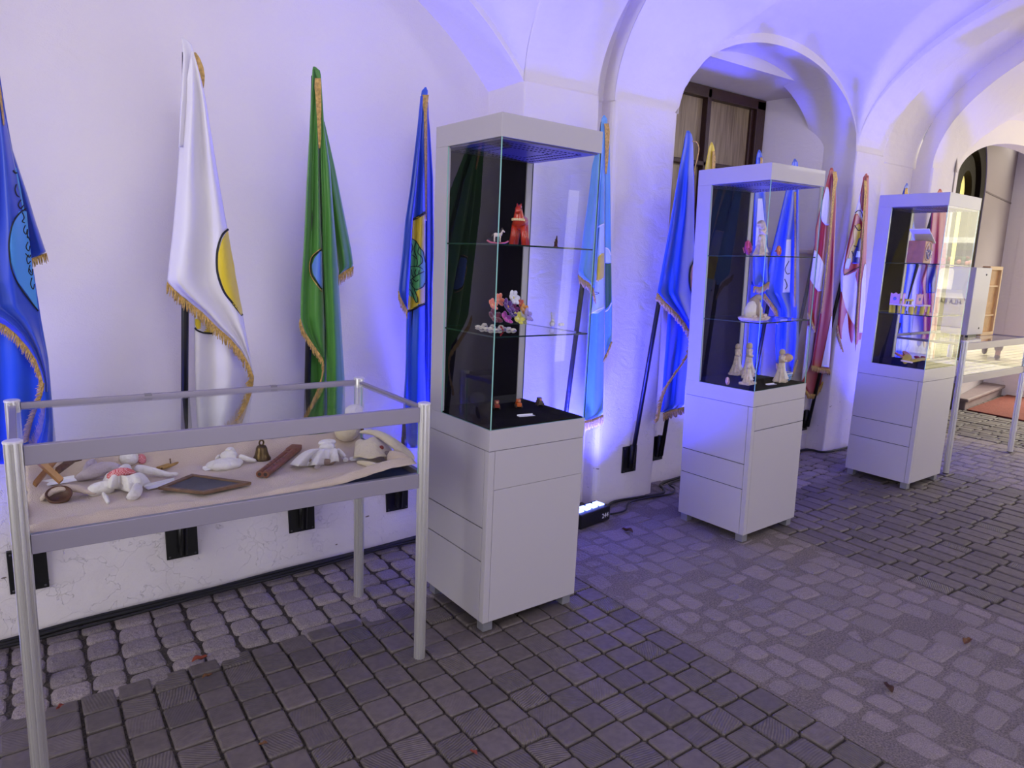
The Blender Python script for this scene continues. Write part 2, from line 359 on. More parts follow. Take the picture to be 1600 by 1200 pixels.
def pier(x0, x1, y0, y1, z1=ZS, rad=0.035):
    b = MB(); r = rad; pts = [(x0+r*(1-cos(a)), y0+r*(1-sin(a))) for a in [0, pi/8, pi/4, 3*pi/8, pi/2]]+[(x1-r*(1-sin(a)), y0+r*(1-cos(a))) for a in [0, pi/8, pi/4, 3*pi/8, pi/2]]+[(x1, y1), (x0, y1)]
    b.prism(pts, -0.03, z1)
    return b
PI = 0
PX = [(-0.97, -0.46, 3.7, 0.01), (2.19, 2.70, 3.7, 0.008), (2.82, 3.345, 3.9, 0.04), (5.35, 5.77, 3.9, 0.012), (6.59, 7.09, 3.9, 0.02), (9.99, 10.5, 3.5, 0.02)]
for i, (a, c, d, r) in enumerate(PX):
    struct(pier(a, c, YF-0.008, d, rad=r).build('wall_pier', PLASTER))
# opposite piers behind the camera side carry the vault
for a, c in ((-0.97, -0.46), (2.19, 2.70), (5.35, 5.77), (9.99, 10.5)):
    b = MB(); b.box(a, c, -1.66, -1.16, -0.03, ZS); struct(b.build('wall_opposite', PLASTER))
b = MB(); b.box(-4.5, 10.6, -1.80, -1.66, -0.03, 3.6); struct(b.build('wall_opposite', mat('dark_stained_facade', (74, 66, 70), .8, bump=(20, .2), var=.1)))
# wall backs: groove between the twin piers, niche parapet, bay 3, outer bays
b = MB(); b.box(2.66, 2.86, YF+0.10, 3.9, -0.03, 3.2); struct(b.build('wall_groove', PLASTER))
b = MB(); b.box(5.6, 6.7, YF+0.16, 3.9, -0.03, 3.6); struct(b.build('wall_bay', PLASTER))

# --- vault surfaces
A_, B_ = 2.10, 1.10
def ell(t): return sqrt(max(0, 1-t*t))
SEG_R, SEG_C = 1.73, 0.865
SEG_H = sqrt(SEG_R**2-1.325**2)
def bayprof(x):
    """lunette height above springing over the wall, or None"""
    if -0.46 <= x <= 2.19: return sqrt(SEG_R**2-(x-SEG_C)**2)-SEG_H+0.04, 0.62
    if 3.345 <= x <= 5.35: return 0.62*ell((x-4.3475)/1.0025), 0.62
    if 7.09 <= x <= 9.99: return 0.62*ell((x-8.54)/1.45), 0.62
    return None
def vault_z(x, y):
    d = min(YF-y, y-(VC-A_)); d = max(0, d)
    z = ZS+B_*ell(1-d/A_)
    p = bayprof(x)
    if p: z = max(z, ZS+p[0]*(1+0.5*d/p[1]))
    return z
xs = []
def rng(a, c, st):
    n = max(1, int(round((c-a)/st))); return [a+(c-a)*i/n for i in range(n+1)]
th = [pi/2*(i/34)**1.25 for i in range(35)]
ys = [YF-A_*(1-cos(t)) for t in th]; ys = ys+[2*VC-y for y in ys[-2::-1]]
V = []; F = []
vb = MB()
for (xa, xb) in ((-4.5, -0.97), (-0.46, 2.19), (2.82, 5.35), (6.59, 9.99)):
    X = rng(xa, xb, 0.035)
    P = []
    for y in ys:
        for x in X: P.append((x, y, vault_z(x, y)))
    nx = len(X)
    vb.add(P, [(j*nx+i, j*nx+i+1, (j+1)*nx+i+1, (j+1)*nx+i) for j in range(len(ys)-1) for i in range(nx-1)], 0)
ceil = struct(vb.build('ceiling', PLASTER, smooth=True, fixn=False, solid=0.0))
def offarc(a, bb, y0=VC, n=64): return [(y0+a*cos(t), ZS+bb*sin(t)) for t in [pi*i/n for i in range(n+1)]]
def rib(name, x0, x1, drop, thick=0.4, da=0.0):
    """transverse arch: inner curve drops below the vault"""
    b = MB(); inn = offarc(A_+da, B_-drop); out = offarc(A_+0.15+da, B_+thick)
    n = len(inn); P = []
    for x in (x0, x1):
        P += [(x, y, z) for y, z in inn]+[(x, y, z) for y, z in out]
    F = []
    for i in range(n-1):
        F += [(i, i+1, 2*n+i+1, 2*n+i), (n+i, 3*n+i, 3*n+i+1, n+i+1), (i, n+i, n+i+1, i+1), (2*n+i, 2*n+i+1, 3*n+i+1, 3*n+i)]
    F += [(0, 2*n, 3*n, n), (n-1, 2*n-1, 4*n-1, 3*n-1)]
    b.add(P, F); return struct(b.build(name, PLASTER, bevel=0.012))
rib('trim_1', 2.19, 2.70, 0.075)
rib('trim_2', 5.35, 5.77, 0.075)
rib('trim_3', -0.97, -0.46, 0.075)
rib('trim_4', 9.99, 10.5, 0.075)
b = MB(); b.box(9.995, 10.5, YF+.10, 4.0, -.03, 3.7); struct(b.build('wall_leak_block', PLASTER))  # unseen block added behind the end pier to stop courtyard light leaking in
rib('trim_5', 2.69, 2.83, -0.13, da=0.095)       # recessed strip between the twin piers
rib('trim_6', 5.76, 6.60, -0.16, da=0.155)       # recessed bay
# end faces where the vault steps back
def stepface(x, o1, o2):
    b = MB(); inn = offarc(A_, B_+o1); out = offarc(A_+0.14, B_+o2); n = len(inn)
    b.add([(x, y, z) for y, z in inn]+[(x, y, z) for y, z in out]+[(x+0.01, y, z) for y, z in inn]+[(x+0.01, y, z) for y, z in out],
          [(i, i+1, n+i+1, n+i) for i in range(n-1)]+[(2*n+i, 3*n+i, 3*n+i+1, 2*n+i+1) for i in range(n-1)])
    return struct(b.build('trim_7', PLASTER))
stepface(2.818, 0.0, 0.2); stepface(6.588, 0.0, 0.24)

# --- wall arches (rings with deep soffits)
def ring(name, xs_, zin, zout, y0, y1):
    b = MB(); n = len(xs_); P = []
    for y in (y0, y1):
        P += [(x, y, zin(x)) for x in xs_]+[(x, y, zout(x)) for x in xs_]
    F = []
    for i in range(n-1):
        F += [(i, i+1, n+i+1, n+i), (2*n+i, 3*n+i, 3*n+i+1, 2*n+i+1), (i, 2*n+i, 2*n+i+1, i+1), (n+i, n+i+1, 3*n+i+1, 3*n+i)]
    b.add(P, F); return struct(b.build(name, PLASTER, smooth=False))
def cosx(c, a, n=60): return [c-a*cos(pi*i/n) for i in range(n+1)]
ring('trim_8', cosx(SEG_C, 1.325), lambda x: ZS+sqrt(SEG_R**2-(x-SEG_C)**2)-SEG_H, lambda x: ZS+sqrt(SEG_R**2-(x-SEG_C)**2)-SEG_H+0.25, YF, 3.6)
ring('trim_9', cosx(4.3475, 1.0025), lambda x: ZS+0.56*ell((x-4.3475)/1.0025), lambda x: ZS+0.56*ell((x-4.3475)/1.0025)+0.3, YF, 3.42)
ring('trim_10', cosx(8.54, 1.45), lambda x: 2.35+0.42*ell((x-8.54)/1.45), lambda x: 2.35+0.42*ell((x-8.54)/1.45)+0.50, YF, 3.20)
# --- window niche: tympanum above a lintel at z 2.86, parapet, sill, reveals, window
b = MB()
b.box(3.3, 5.42, 3.305, 3.9, 2.858, 3.3)                              # above the lintel
b.add([(3.3, 3.32, 2.859), (5.35, 3.32, 2.859), (5.10, 3.76, 2.81), (3.45, 3.76, 2.81)], [(0, 1, 2, 3)])
b.add([(5.345, 3.305, 1.60), (5.10, 3.76, 1.60), (5.10, 3.76, 2.86), (5.345, 3.305, 2.86)], [(0, 1, 2, 3)])
b.add([(3.35, 3.305, 1.60), (3.45, 3.76, 1.60), (3.45, 3.76, 2.86), (3.35, 3.305, 2.86)], [(0, 1, 2, 3)])
struct(b.build('wall_niche', PLASTER, fixn=False))
b = MB(); b.box(3.3, 5.42, 3.19, 3.9, -0.03, 1.62); b.box(3.3, 5.42, 3.17, 3.5, 1.60, 1.635); struct(b.build('wall_parapet', PLASTER, bevel=0.008))
FRAMEB = mat('dark_brown_window_wood', (58, 34, 26), 0.4, bump=(50, 0.3), var=0.15)
def streaky():
    m = mat('obscure_window_glass', (142, 124, 92), 0.35); nt = m.node_tree; bs = nt.nodes['Principled BSDF']
    tc = nt.nodes.new('ShaderNodeTexCoord'); mp = nt.nodes.new('ShaderNodeMapping'); mp.inputs['Scale'].default_value = (34, 34, 2.2)
    n = nt.nodes.new('ShaderNodeTexNoise'); n.inputs['Scale'].default_value = 1; n.inputs['Detail'].default_value = 6; n.inputs['Distortion'].default_value = 1.2
    nt.links.new(tc.outputs['Object'], mp.inputs[0]); nt.links.new(mp.outputs[0], n.inputs['Vector'])
    cr = nt.nodes.new('ShaderNodeValToRGB'); cr.color_ramp.elements[0].position = 0.3; cr.color_ramp.elements[0].color = lin((118, 102, 74)); cr.color_ramp.elements[1].position = 0.75; cr.color_ramp.elements[1].color = lin((176, 158, 120))
    nt.links.new(n.outputs['Fac'], cr.inputs[0]); nt.links.new(cr.outputs[0], bs.inputs['Base Color'])
    bp = nt.nodes.new('ShaderNodeBump'); bp.inputs['Strength'].default_value = 0.5; nt.links.new(n.outputs['Fac'], bp.inputs['Height']); nt.links.new(bp.outputs[0], bs.inputs['Normal'])
    return m
STREAK = streaky()
b = MB(); yw = 3.74
for x0, x1, z0, z1 in ((3.45, 5.10, 2.73, 2.81), (3.45, 5.10, 1.60, 1.68), (3.45, 3.53, 1.6, 2.8), (4.99, 5.10, 1.6, 2.8), (4.385, 4.43, 1.6, 2.8), (3.45, 5.1, 2.235, 2.27)):
    b.box(x0, x1, yw-0.04, yw+0.03, z0, z1)
b.box(4.955, 4.99, yw-0.01, yw+0.03, 1.6, 2.8)
win = struct(b.build('window_1', FRAMEB, bevel=0.006))
b = MB(); b.box(3.48, 5.05, yw+0.012, yw+0.02, 1.62, 2.78); b.build('window_pane', STREAK, parent=win)
b = MB(); b.box(3.3, 5.4, 3.82, 3.88, 1.5, 3.0); struct(b.build('wall_behind_window', PLASTER))

# --- entrance at the right: oblique wall with an arched doorway, step
OB = 0.2054
def ob(x, off=0): return 3.045+(x-7.09)*OB-off
b = MB()
nn = 40
dx0, dx1, dzs, dr = 7.13, 8.42, 2.28, 0.60
def doorz(x): return dzs+dr*ell((x-(dx0+dx1)/2)/((dx1-dx0)/2))
X = [dx0+(dx1-dx0)*(1-cos(pi*i/nn))/2 for i in range(nn+1)]
P = [(x, ob(x), doorz(x)) for x in X]+[(x, ob(x), 3.6) for x in X]+[(x, ob(x)+0.12, doorz(x)) for x in X]
b.add(P, [(i, i+1, nn+2+i, nn+1+i) for i in range(nn)]+[(i, 2*nn+2+i, 2*nn+3+i, i+1) for i in range(nn)])
b.add([(dx1, ob(dx1), -0.05), (11.6, ob(11.6), -0.05), (11.6, ob(11.6), 3.6), (dx1, ob(dx1), 3.6)], [(0, 1, 2, 3)])
b.add([(dx1, ob(dx1), -0.05), (dx1, ob(dx1)+0.12, -0.05), (dx1, ob(dx1)+0.12, dzs), (dx1, ob(dx1), dzs)], [(0, 1, 2, 3)])
b.add([(7.0, ob(7.0), -0.05), (dx0, ob(dx0), -0.05), (dx0, ob(dx0), 3.6), (7.0, ob(7.0), 3.6)], [(0, 1, 2, 3)])
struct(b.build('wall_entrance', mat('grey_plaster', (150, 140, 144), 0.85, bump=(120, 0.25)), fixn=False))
b = MB()   # faint impost groove on the oblique wall
b.add([(dx1+0.02, ob(dx1+0.02)-0.006, 2.33), (11.5, ob(11.5)-0.006, 2.33), (11.5, ob(11.5)-0.006, 2.345), (dx1+0.02, ob(dx1+0.02)-0.006, 2.345),
       (dx1+0.02, ob(dx1+0.02)+0.004, 2.325), (11.5, ob(11.5)+0.004, 2.325), (11.5, ob(11.5)+0.004, 2.35), (dx1+0.02, ob(dx1+0.02)+0.004, 2.35)],
      [(0, 1, 2, 3), (0, 4, 5, 1), (3, 2, 6, 7)])
struct(b.build('trim_11', mat('grey_plaster_groove', (112, 102, 106), 0.85)))
b = MB()
def frame_arc(m, w0, w1, y0, y1):
    XX = [dx0+(dx1-dx0)*(1-cos(pi*i/nn))/2 for i in range(nn+1)]; c = (dx0+dx1)/2; hw = (dx1-dx0)/2
    P = []
    for wd, yy in ((w0, y0), (w1, y0), (w0, y1), (w1, y1)):
        for x in XX:
            t = (x-c)/hw; xx = c+t*(hw-wd); P.append((xx, ob(xx)+yy, dzs+(dr-wd)*ell(t)))
    n = nn+1
    m.add(P, [(i, i+1, n+i+1, n+i) for i in range(nn)]+[(2*n+i, 3*n+i, 3*n+i+1, 2*n+i+1) for i in range(nn)]+[(n+i, n+i+1, 3*n+i+1, 3*n+i) for i in range(nn)]+[(i, 2*n+i, 2*n+i+1, i+1) for i in range(nn)])
    for xo, xi in ((dx0+w0, dx0+w1), (dx1-w1, dx1-w0)):
        P = [(xo, ob(xo)+y0, 0), (xi, ob(xi)+y0, 0), (xi, ob(xi)+y1, 0), (xo, ob(xo)+y1, 0)]
        P += [(p[0], p[1], dzs) for p in P]
        m.add(P, [(0, 1, 5, 4), (1, 2, 6, 5), (2, 3, 7, 6), (3, 0, 4, 7)])
frame_arc(b, 0.0, 0.20, 0.01, 0.12); frame_arc(b, 0.245, 0.40, 0.05, 0.12)
door = struct(b.build('door_1', mat('dark_door_wood', (17, 9, 8), 0.6, spec=.08, bump=(40, 0.3)), bevel=0.004))
b = MB()
b.add([(dx0+0.1, ob(dx0)+0.13, 1.4), (dx1-0.12, ob(dx1)+0.13, 1.4), (dx1-0.12, ob(dx1)+0.13, 2.5), (7.775, ob(7.775)+0.13, 2.8), (dx0+0.1, ob(dx0)+0.13, 2.5)], [(0, 1, 2, 3, 4)])
b.build('lit_pane', mat('warm_lit_glass', (255, 240, 150), 0.3, emit=((255, 236, 140), 0.9)), parent=door, label='fanlight pane glowing warm yellow')
b = MB(); b.add([(dx0, ob(dx0)+0.125, 0), (dx1, ob(dx1)+0.125, 0), (dx1, ob(dx1)+0.125, 1.4), (dx0, ob(dx0)+0.125, 1.4)], [(0, 1, 2, 3)])
b.build('door_leaf', mat('dark_door_leaf', (34, 26, 28), 0.6, spec=.12), parent=door)
STEPM = mat('worn_step_stone', (122, 106, 108), 0.5, bump=(40, 0.3), var=0.1)
b = MB(); pl = [(8.46, 3.22), (10.6, 3.50), (11.4, 3.60), (11.4, 3.93), (8.46, 3.325)]
b.prism(pl, -0.01, 0.09); b.prism([(8.44, 3.19), (10.6, 3.47), (11.4, 3.57), (11.4, 3.93), (8.44, 3.32)], 0.09, 0.125)
tag(b.build('entrance_step', STEPM, bevel=0.01), 'worn stone entrance step below the dark arched doorway', 'step')
b = MB(); b.prism([(8.46, 3.20), (8.34, 1.9), (10.4, 1.8), (10.4, 3.40)], -0.002, 0.012)
tag(b.build('red_carpet', mat('rust_red_carpet', (112, 54, 44), 0.95, bump=(260, 0.8), var=0.15, varscale=30), bevel=0.003), 'rust red carpet laid on the paving before the stone step', 'carpet')

# ================================================================ BLUE UPLIGHTS
LENSM = mat('blue_led_lens', (120, 130, 255), 0.2, emit=((120, 140, 255), 6.0))
labs = ['black LED uplight box with two glowing lenses beside first tall cabinet, lettered 244', 'black LED uplight box shining up behind the middle tall cabinet',
        'black LED uplight box shining up behind the farthest tall cabinet', 'black LED uplight box at the wall foot beyond the low case', 'black LED uplight box hidden behind the first tall cabinet']
for i, (x, y, z, pw) in enumerate(UPL):
    t = thing('floor_uplight', labs[i], 'uplight', Matrix.Translation((x, y, 0)) @ Matrix.Rotation(RAD(8), 4, 'Z'), 'blue uplights along the wall foot')
    b = MB(); b.box(-0.13, 0.13, -0.06, 0.06, 0.0, 0.085); b.build('housing', BLACKM, t, bevel=0.006)
    for k in range(4):
        b = MB(); cx = -0.09+0.06*k; b.box(cx-0.021, cx+0.021, -0.03, 0.03, 0.085, 0.094); b.build('lens', LENSM, t, bevel=0.003)
    text_mesh('lettering', '244', 0.04, Matrix.Translation((0.085, -0.0605, 0.035)) @ Matrix.Rotation(pi/2, 4, 'X'), mat('white_print', (225, 225, 230), 0.5), t)
    spot('led_beam', (x, y, 0.12), (x+0.05, y-0.02 if i != 3 else y, 3.0), pw, BLUE, ang=128, blend=1.0, rad=0.06)

# ================================================================ CABLES
CABLE = mat('black_cable_rubber', (16, 16, 18), 0.5)
def cable(pts, r, label):
    b = MB(); P = []
    pts = [Vector(p) for p in pts]
    for i in range(len(pts)-1):      # catmull-rom
        p0, p1, p2, p3 = pts[max(0, i-1)], pts[i], pts[i+1], pts[min(len(pts)-1, i+2)]
        for k in range(6):
            t = k/6; P.append(0.5*((2*p1)+(p2-p0)*t+(2*p0-5*p1+4*p2-p3)*t*t+(3*p1-p0-3*p2+p3)*t**3))
    P.append(pts[-1]); b.tube(P, r, 7)
    return tag(b.build('cable', CABLE, smooth=True), label, 'cable', 'black cables along the wall foot')
rr = random.Random(3)
labsC = ['black cable along left wall foot, lying closest to the plaster', 'second black cable out from the left wall foot', 'thin black cable snaking over the outer edge of the left bundle']
for k in range(3):
    pts = []
    for i in range(15):
        x = -1.2+i*0.26; pts.append((x, wall_y(x, 0)-0.035-0.03*k+rr.uniform(-0.012, 0.012)-(0.02 if x > 2.0 else 0)-max(0, x-2.0)*0.22, 0.014+0.006*rr.random()+0.004*k))
    cable(pts, (0.010, 0.009, 0.006)[k], labsC[k])
cable([(2.80, 2.90, .012), (2.95, 3.00, .012), (3.15, 2.985, .012), (3.35, 2.96, .012), (3.43, 3.02, .012), (3.50, 3.10, .012), (3.8, 3.14, .012), (4.4, 3.14, .012), (5.2, 3.12, .012), (5.32, 2.99, .012), (5.8, 2.98, .012), (6.4, 2.97, .012)], 0.009, 'black cable from the uplight around the pier foot towards the farthest cabinet')
cable([(2.80, 2.86, .01), (2.92, 2.86, .01), (3.05, 2.95, .01), (3.25, 2.95, .01), (3.40, 2.93, .01), (3.50, 2.98, .01), (3.56, 3.08, .01), (3.75, 3.10, .01), (3.95, 3.05, .01)], 0.006, 'thin looping black cable at the pier foot left of the middle cabinet')

# ================================================================ DRY LEAVES
LEAFM = [mat('dry_leaf_brown', (92, 58, 30), 0.8), mat('dry_leaf_dark', (62, 36, 22), 0.8), mat('dry_leaf_red', (122, 52, 36), 0.8)]
leaf_px = [(1387, 1075, 1, .028, 'brown dry leaf on worn setts right of centre'), (420+560, 830, 1, .035, 'dark curled leaf on setts between first and middle cabinets'), (312, 1031, 2, .028, 'reddish leaf on setts under the low case'), (740, 1176, 2, .014, 'small red leaf in a joint near the front'),
           (94, 1105, 2, .016, 'tiny reddish leaf beside front left table leg'), (324, 1057, 0, .018, 'pale brown leaf on dark block under the low case'), (411, 1163, 0, .014, 'thin tan leaf in a joint at lower left'), (1512, 1003, 0, .03, 'brown leaf on worn setts near right edge')]
for (u, v, mi, s, lb) in leaf_px:
    c = onz(u, v, 0.004); b = MB(); a0 = (u*7 % 6)
    def lf(p, q, s=s, a0=a0):
        t = p*2-1; wd = 0.42*ell(t)*(q*2-1); x = t*s; y = wd*s*(1+0.3*sin(7*p)); z = 0.004+0.35*s*abs(q*2-1)*ell(t)+0.2*s*sin(5*p)**2
        return (x*cos(a0)-y*sin(a0), x*sin(a0)+y*cos(a0), z)
    b.grid(lf, 10, 6); o = b.build('dry_leaf', LEAFM[mi], smooth=True, solid=0.0008); o.location = (c.x, c.y, 0.0); tag(o, lb, 'leaf', 'dry leaves on the paving')

# ================================================================ FLAGS
def satin(name, rgb): return mat(name, rgb, 0.42, sheen=0.35, bump=(500, 0.04), spec=0.6)
BLUE1 = satin('royal_blue_satin', (22, 66, 190)); BLUE2 = satin('azure_blue_satin', (18, 78, 205)); WHT = satin('white_satin', (222, 218, 226))
GRN = satin('green_satin', (62, 128, 38)); LBL = satin('light_blue_satin', (92, 158, 222)); YEL = satin('yellow_satin', (232, 206, 40)); RED = satin('red_satin', (176, 28, 30))
DRED = satin('dark_red_satin', (128, 14, 26)); EBLK = mat('black_print', (12, 12, 14), 0.5); EYEL = satin('emblem_yellow', (222, 196, 30)); ELB = satin('emblem_light_blue', (70, 150, 225))
EGRN = satin('emblem_leaf_green', (78, 160, 92)); EDGR = satin('emblem_dark_green', (24, 92, 48)); EPALE = satin('emblem_pale_blue', (186, 208, 240)); EWHT = satin('emblem_white', (232, 232, 240)); ERED = satin('emblem_red', (190, 44, 34)); ENAV = satin('emblem_navy', (22, 34, 110))
def interp(rows, v):
    if v <= rows[0][0]: return rows[0][1], rows[0][2]
    for a, c in zip(rows, rows[1:]):
        if v <= c[0]:
            t = (v-a[0])/(c[0]-a[0]); return a[1]+(c[1]-a[1])*t, a[2]+(c[2]-a[2])*t
    return rows[-1][1], rows[-1][2]
class Flag:
    """cloth hung on a pole that leans out from its wall socket; panels are folds at their own distance from the pole"""
    def __init__(s, base, tip, label, seed=0):
        s.base = Vector(base); s.tip = ony(tip[0], tip[1], tip[2]); s.seed = seed
        s.t = (s.base.y-s.tip.y)/(s.tip.z-s.base.z)
        s.e = thing('flag', label, 'flag', Matrix.Translation(s.base), 'flags on black poles along the arcade wall')
        b = MB(); b.tube([Vector((0, 0, 0)), (s.tip-s.base)*.985], 0.0135, 12); b.build('pole', BLACKM, s.e, smooth=True)
        s.P = {}
    def pt(s, u, v, off):
        d = ray(u, v); k = (s.base.y-(CH-s.base.z)*s.t-off)/(d.y+s.t*d.z)
        return CO+d*k
    def disp(s, key, sv, v):
        rows, off, n, amp, ph = s.P[key]; v0 = rows[0][0]; uL, uR = interp(rows, v)
        g = min(1, (v-v0+12)/140)*min(1, (uR-uL)/26)
        e = 0.022*g*(1-min(1, min(sv, 1-sv)/0.16))**2
        wr = 0.006*noise.noise(Vector((sv*3+s.seed, v*0.012, 5*s.seed)))*g
        return off+amp*g*sin(2*pi*(n*sv+ph)+0.004*(v-v0))-e+wr
    def surf(s, key, u, v, lift=0):
        rows = s.P[key][0]; uL, uR = interp(rows, v); sv = (u-uL)/max(0.5, uR-uL); sv = min(1, max(0, sv))
        return s.pt(u, v, s.disp(key, sv, v)+lift)-s.base
    def panel(s, key, rows, material, off=0.03, n=2.0, amp=0.018, ph=0.0, nu=36):
        s.P[key] = (rows, off, n, amp, ph); v0, v1 = rows[0][0], rows[-1][0]; nv = max(6, int((v1-v0)/6))
        b = MB()
        def fn(p, q):
            v = v0+(v1-v0)*q; uL, uR = interp(rows, v); return s.surf(key, uL+(uR-uL)*p, v)
        b.grid(fn, nu, nv); return b.build('cloth', material, s.e, smooth=True, solid=0.0016)
    def patch(s, key, rows, material, lift=0.003, name='emblem', nu=8, label=None):
        b = MB(); v0, v1 = rows[0][0], rows[-1][0]; nv = max(6, int((v1-v0)/3))
        def fn(p, q):
            v = v0+(v1-v0)*q; uL, uR = interp(rows, v); return s.surf(key, uL+(uR-uL)*p, v, lift)
        b.grid(fn, max(nu, 14), nv); return b.build(name, material, s.e, smooth=True, solid=0.0006, label=label)
    def lines(s, key, polys, wpx, material, lift=0.0045, name='emblem_outline'):
        b = MB()
        for poly in polys:
            Q = []
            for i in range(len(poly)-1):
                p0, p1, p2, p3 = poly[max(0, i-1)], poly[i], poly[i+1], poly[min(len(poly)-1, i+2)]
                for k in range(5):
                    t = k/5; Q.append(tuple(0.5*((2*p1[c])+(p2[c]-p0[c])*t+(2*p0[c]-5*p1[c]+4*p2[c]-p3[c])*t*t+(3*p1[c]-p0[c]-3*p2[c]+p3[c])*t**3) for c in (0, 1)))
            Q.append(poly[-1]); L = []
            for i, (u, v) in enumerate(Q):
                a, c = Q[max(0, i-1)], Q[min(len(Q)-1, i+1)]; dx, dy = c[0]-a[0], c[1]-a[1]; l = math.hypot(dx, dy) or 1
                nx, ny = -dy/l*wpx/2, dx/l*wpx/2; L += [s.surf(key, u+nx, v+ny, lift), s.surf(key, u-nx, v-ny, lift)]
            b.add(L, [(2*i, 2*i+1, 2*i+3, 2*i+2) for i in range(len(Q)-1)])
        return b.build(name, material, s.e, smooth=True, solid=0.0006)
    def fringe(s, poly, off, ln=17, dirn=(-0.25, 1), step=2.0, lift=0.004):
        """header band along the hem with hanging twisted strands"""
        b = MB(); L = [math.hypot(c[0]-a[0], c[1]-a[1]) for a, c in zip(poly, poly[1:])]; T = sum(L); n = max(4, int(T/step))
        def at(t):
            d = t*T
            for i, l in enumerate(L):
                if d <= l or i == len(L)-1: f = min(1, d/max(l, 1e-6)); a, c = poly[i], poly[i+1]; return a[0]+(c[0]-a[0])*f, a[1]+(c[1]-a[1])*f
                d -= l
        dl = math.hypot(*dirn); du, dv = dirn[0]/dl, dirn[1]/dl
        rnd = random.Random(int(T*10)+s.seed)
        N = n*2; H = []
        for i in range(N+1):
            u, v = at(i/N); H += [s.pt(u, v, off+lift), s.pt(u+du*ln*0.28, v+dv*ln*0.28, off+lift+0.001)]
        b.add([p-s.base for p in H], [(2*i, 2*i+1, 2*i+3, 2*i+2) for i in range(N)])
        for i in range(n):
            u, v = at((i+0.5)/n); l = ln*rnd.uniform(0.82, 1.08); du2 = du+rnd.uniform(-0.1, 0.1)
            w_ = step*0.5; pth = []
            for k in range(4):
                f = k/3; pth.append(s.pt(u+du2*l*f+rnd.uniform(-.3, .3), v+dv*l*f, off+lift+0.001+0.003*rnd.random())-s.base)
            r = (s.pt(u+w_, v, off)-s.pt(u-w_, v, off)).length/2
            b.tube(pth, [r, r*1.05, r*0.95, r*0.5], 5)
        return b.build('fringe', GOLD, s.e, smooth=True, fixn=True)
    def trim(s, key, rows, lift=0.006): return s.patch(key, rows, GOLD, lift, name='fringe', nu=6)

# socket boxes
SOCK = []
def socket(x, y, z, label, w=0.125, h=0.17):
    t = thing('pole_socket', label, 'pole socket', Matrix.Translation((x, y, z)), 'black steel sockets for the flag poles')
    b = MB(); b.box(-w/2, w/2, -0.006, 0.02, -h/2, h/2); b.build('wall_plate', BLACKM, t, bevel=0.002)
    b = MB(); b.tube([(0, -0.016, -h/2+0.03), (0, -0.026, h/2+0.01)], 0.018, 12); b.build('tube', BLACKM, t, smooth=True)
    for sx in (-1, 1):
        for sz in (-1, 1):
            b = MB(); b.sphere((sx*(w/2-0.012), -0.008, sz*(h/2-0.012)), (0.005, 0.003, 0.005), n=8, k=5); b.build('screw', CABG, t)
bases = [(-0.04, 'leftmost socket, behind the left end of the low case'), (0.507, 'socket under the white flag, low on the plaster wall'), (1.038, 'socket under the green flag, low on the plaster wall'), (1.551, 'socket under the cabbage flag, near the right end of low case')]
for x, lb in bases: socket(x, wall_y(x, 0.26)-0.005, 0.26, 'black steel pole '+lb)
socket(3.10, YF-0.012, 0.265, 'black square steel pole socket on the pier left of the middle cabinet', w=0.12)
socket(2.52, YF-0.012, 0.265, 'black square steel pole socket hidden behind the first tall cabinet', w=0.12)
for x, lb in ((3.52, 'under the yellow flag'), (3.985, 'under the flag behind the middle cabinet'), (4.42, 'under the broad blue flag behind the middle cabinet'), (4.85, 'under the red and white striped flag'), (5.27, 'under the red flag with the crest')):
    socket(x, 3.185, 0.24, 'black square steel pole socket '+lb, w=0.12)
for x, lb in ((5.80, 'under the blue flag behind the farthest cabinet'), (6.33, 'under the plain red flag behind the farthest cabinet')):
    socket(x, 3.18, 0.24, 'black square steel pole socket '+lb, w=0.12)

# 0 blue flag at the left edge
f = Flag((-0.04, 3.08, 0.2), (-14, 105, 2.82), 'blue flag with pale blue disc and black script, cut by left edge of the frame', 1)
f.panel('B', [(118, -14, 0), (170, -14, 8), (235, -4, 20), (300, 8, 42), (350, 14, 57), (388, 20, 70), (396, 22, 73), (401, 30, 60), (405, 38, 46)], BLUE1, off=0.0, n=1.2, amp=0.012)
f.fringe([(73, 395), (60, 400), (45, 406)], 0.0, ln=15, dirn=(0.2, 1))
f.panel('C', [(420, -70, 52), (500, -72, 64), (560, -74, 75), (640, -74, 82), (700, -74, 88), (725, -74, 90)], BLUE2, off=0.030, n=3.2, amp=0.008)
f.panel('A', [(118, -12, -4), (160, -22, 3), (260, -44, 24), (380, -66, 46), (440, -74, 54), (480, -60, 59), (500, -10, 62), (522, 22, 65), (545, 42, 70), (565, 54, 73), (580, 62, 75), (600, 68, 76), (612, 69, 75)], BLUE1, off=0.058, n=2.4, amp=0.014, ph=.3)
f.fringe([(-60, 480), (-10, 500), (8, 508), (24, 521), (42, 541), (56, 562), (64, 585), (69, 606)], 0.072, ln=15, dirn=(-0.3, 1))
f.fringe([(70, 598), (66, 618), (58, 640), (50, 662), (44, 690)], 0.072, ln=13, dirn=(-1, 0.35))
f.patch('A', [(330, 30, 41.5), (345, 22, 43), (365, 16.5, 45), (385, 14.5, 47), (410, 17, 50), (440, 28, 54), (465, 46, 57.5), (483, 58, 59.5)], ELB)
f.patch('A', [(262, 24, 25.5), (285, 28, 30.5), (310, 33, 35), (332, 36, 39)], ELB)
f.lines('A', [[(41, 326), (30, 334), (20, 350), (14.5, 372), (14, 392), (18, 420), (28, 443), (44, 466), (60, 486)], [(21, 266), (24, 270), (27, 270)]], 2.2, EBLK)
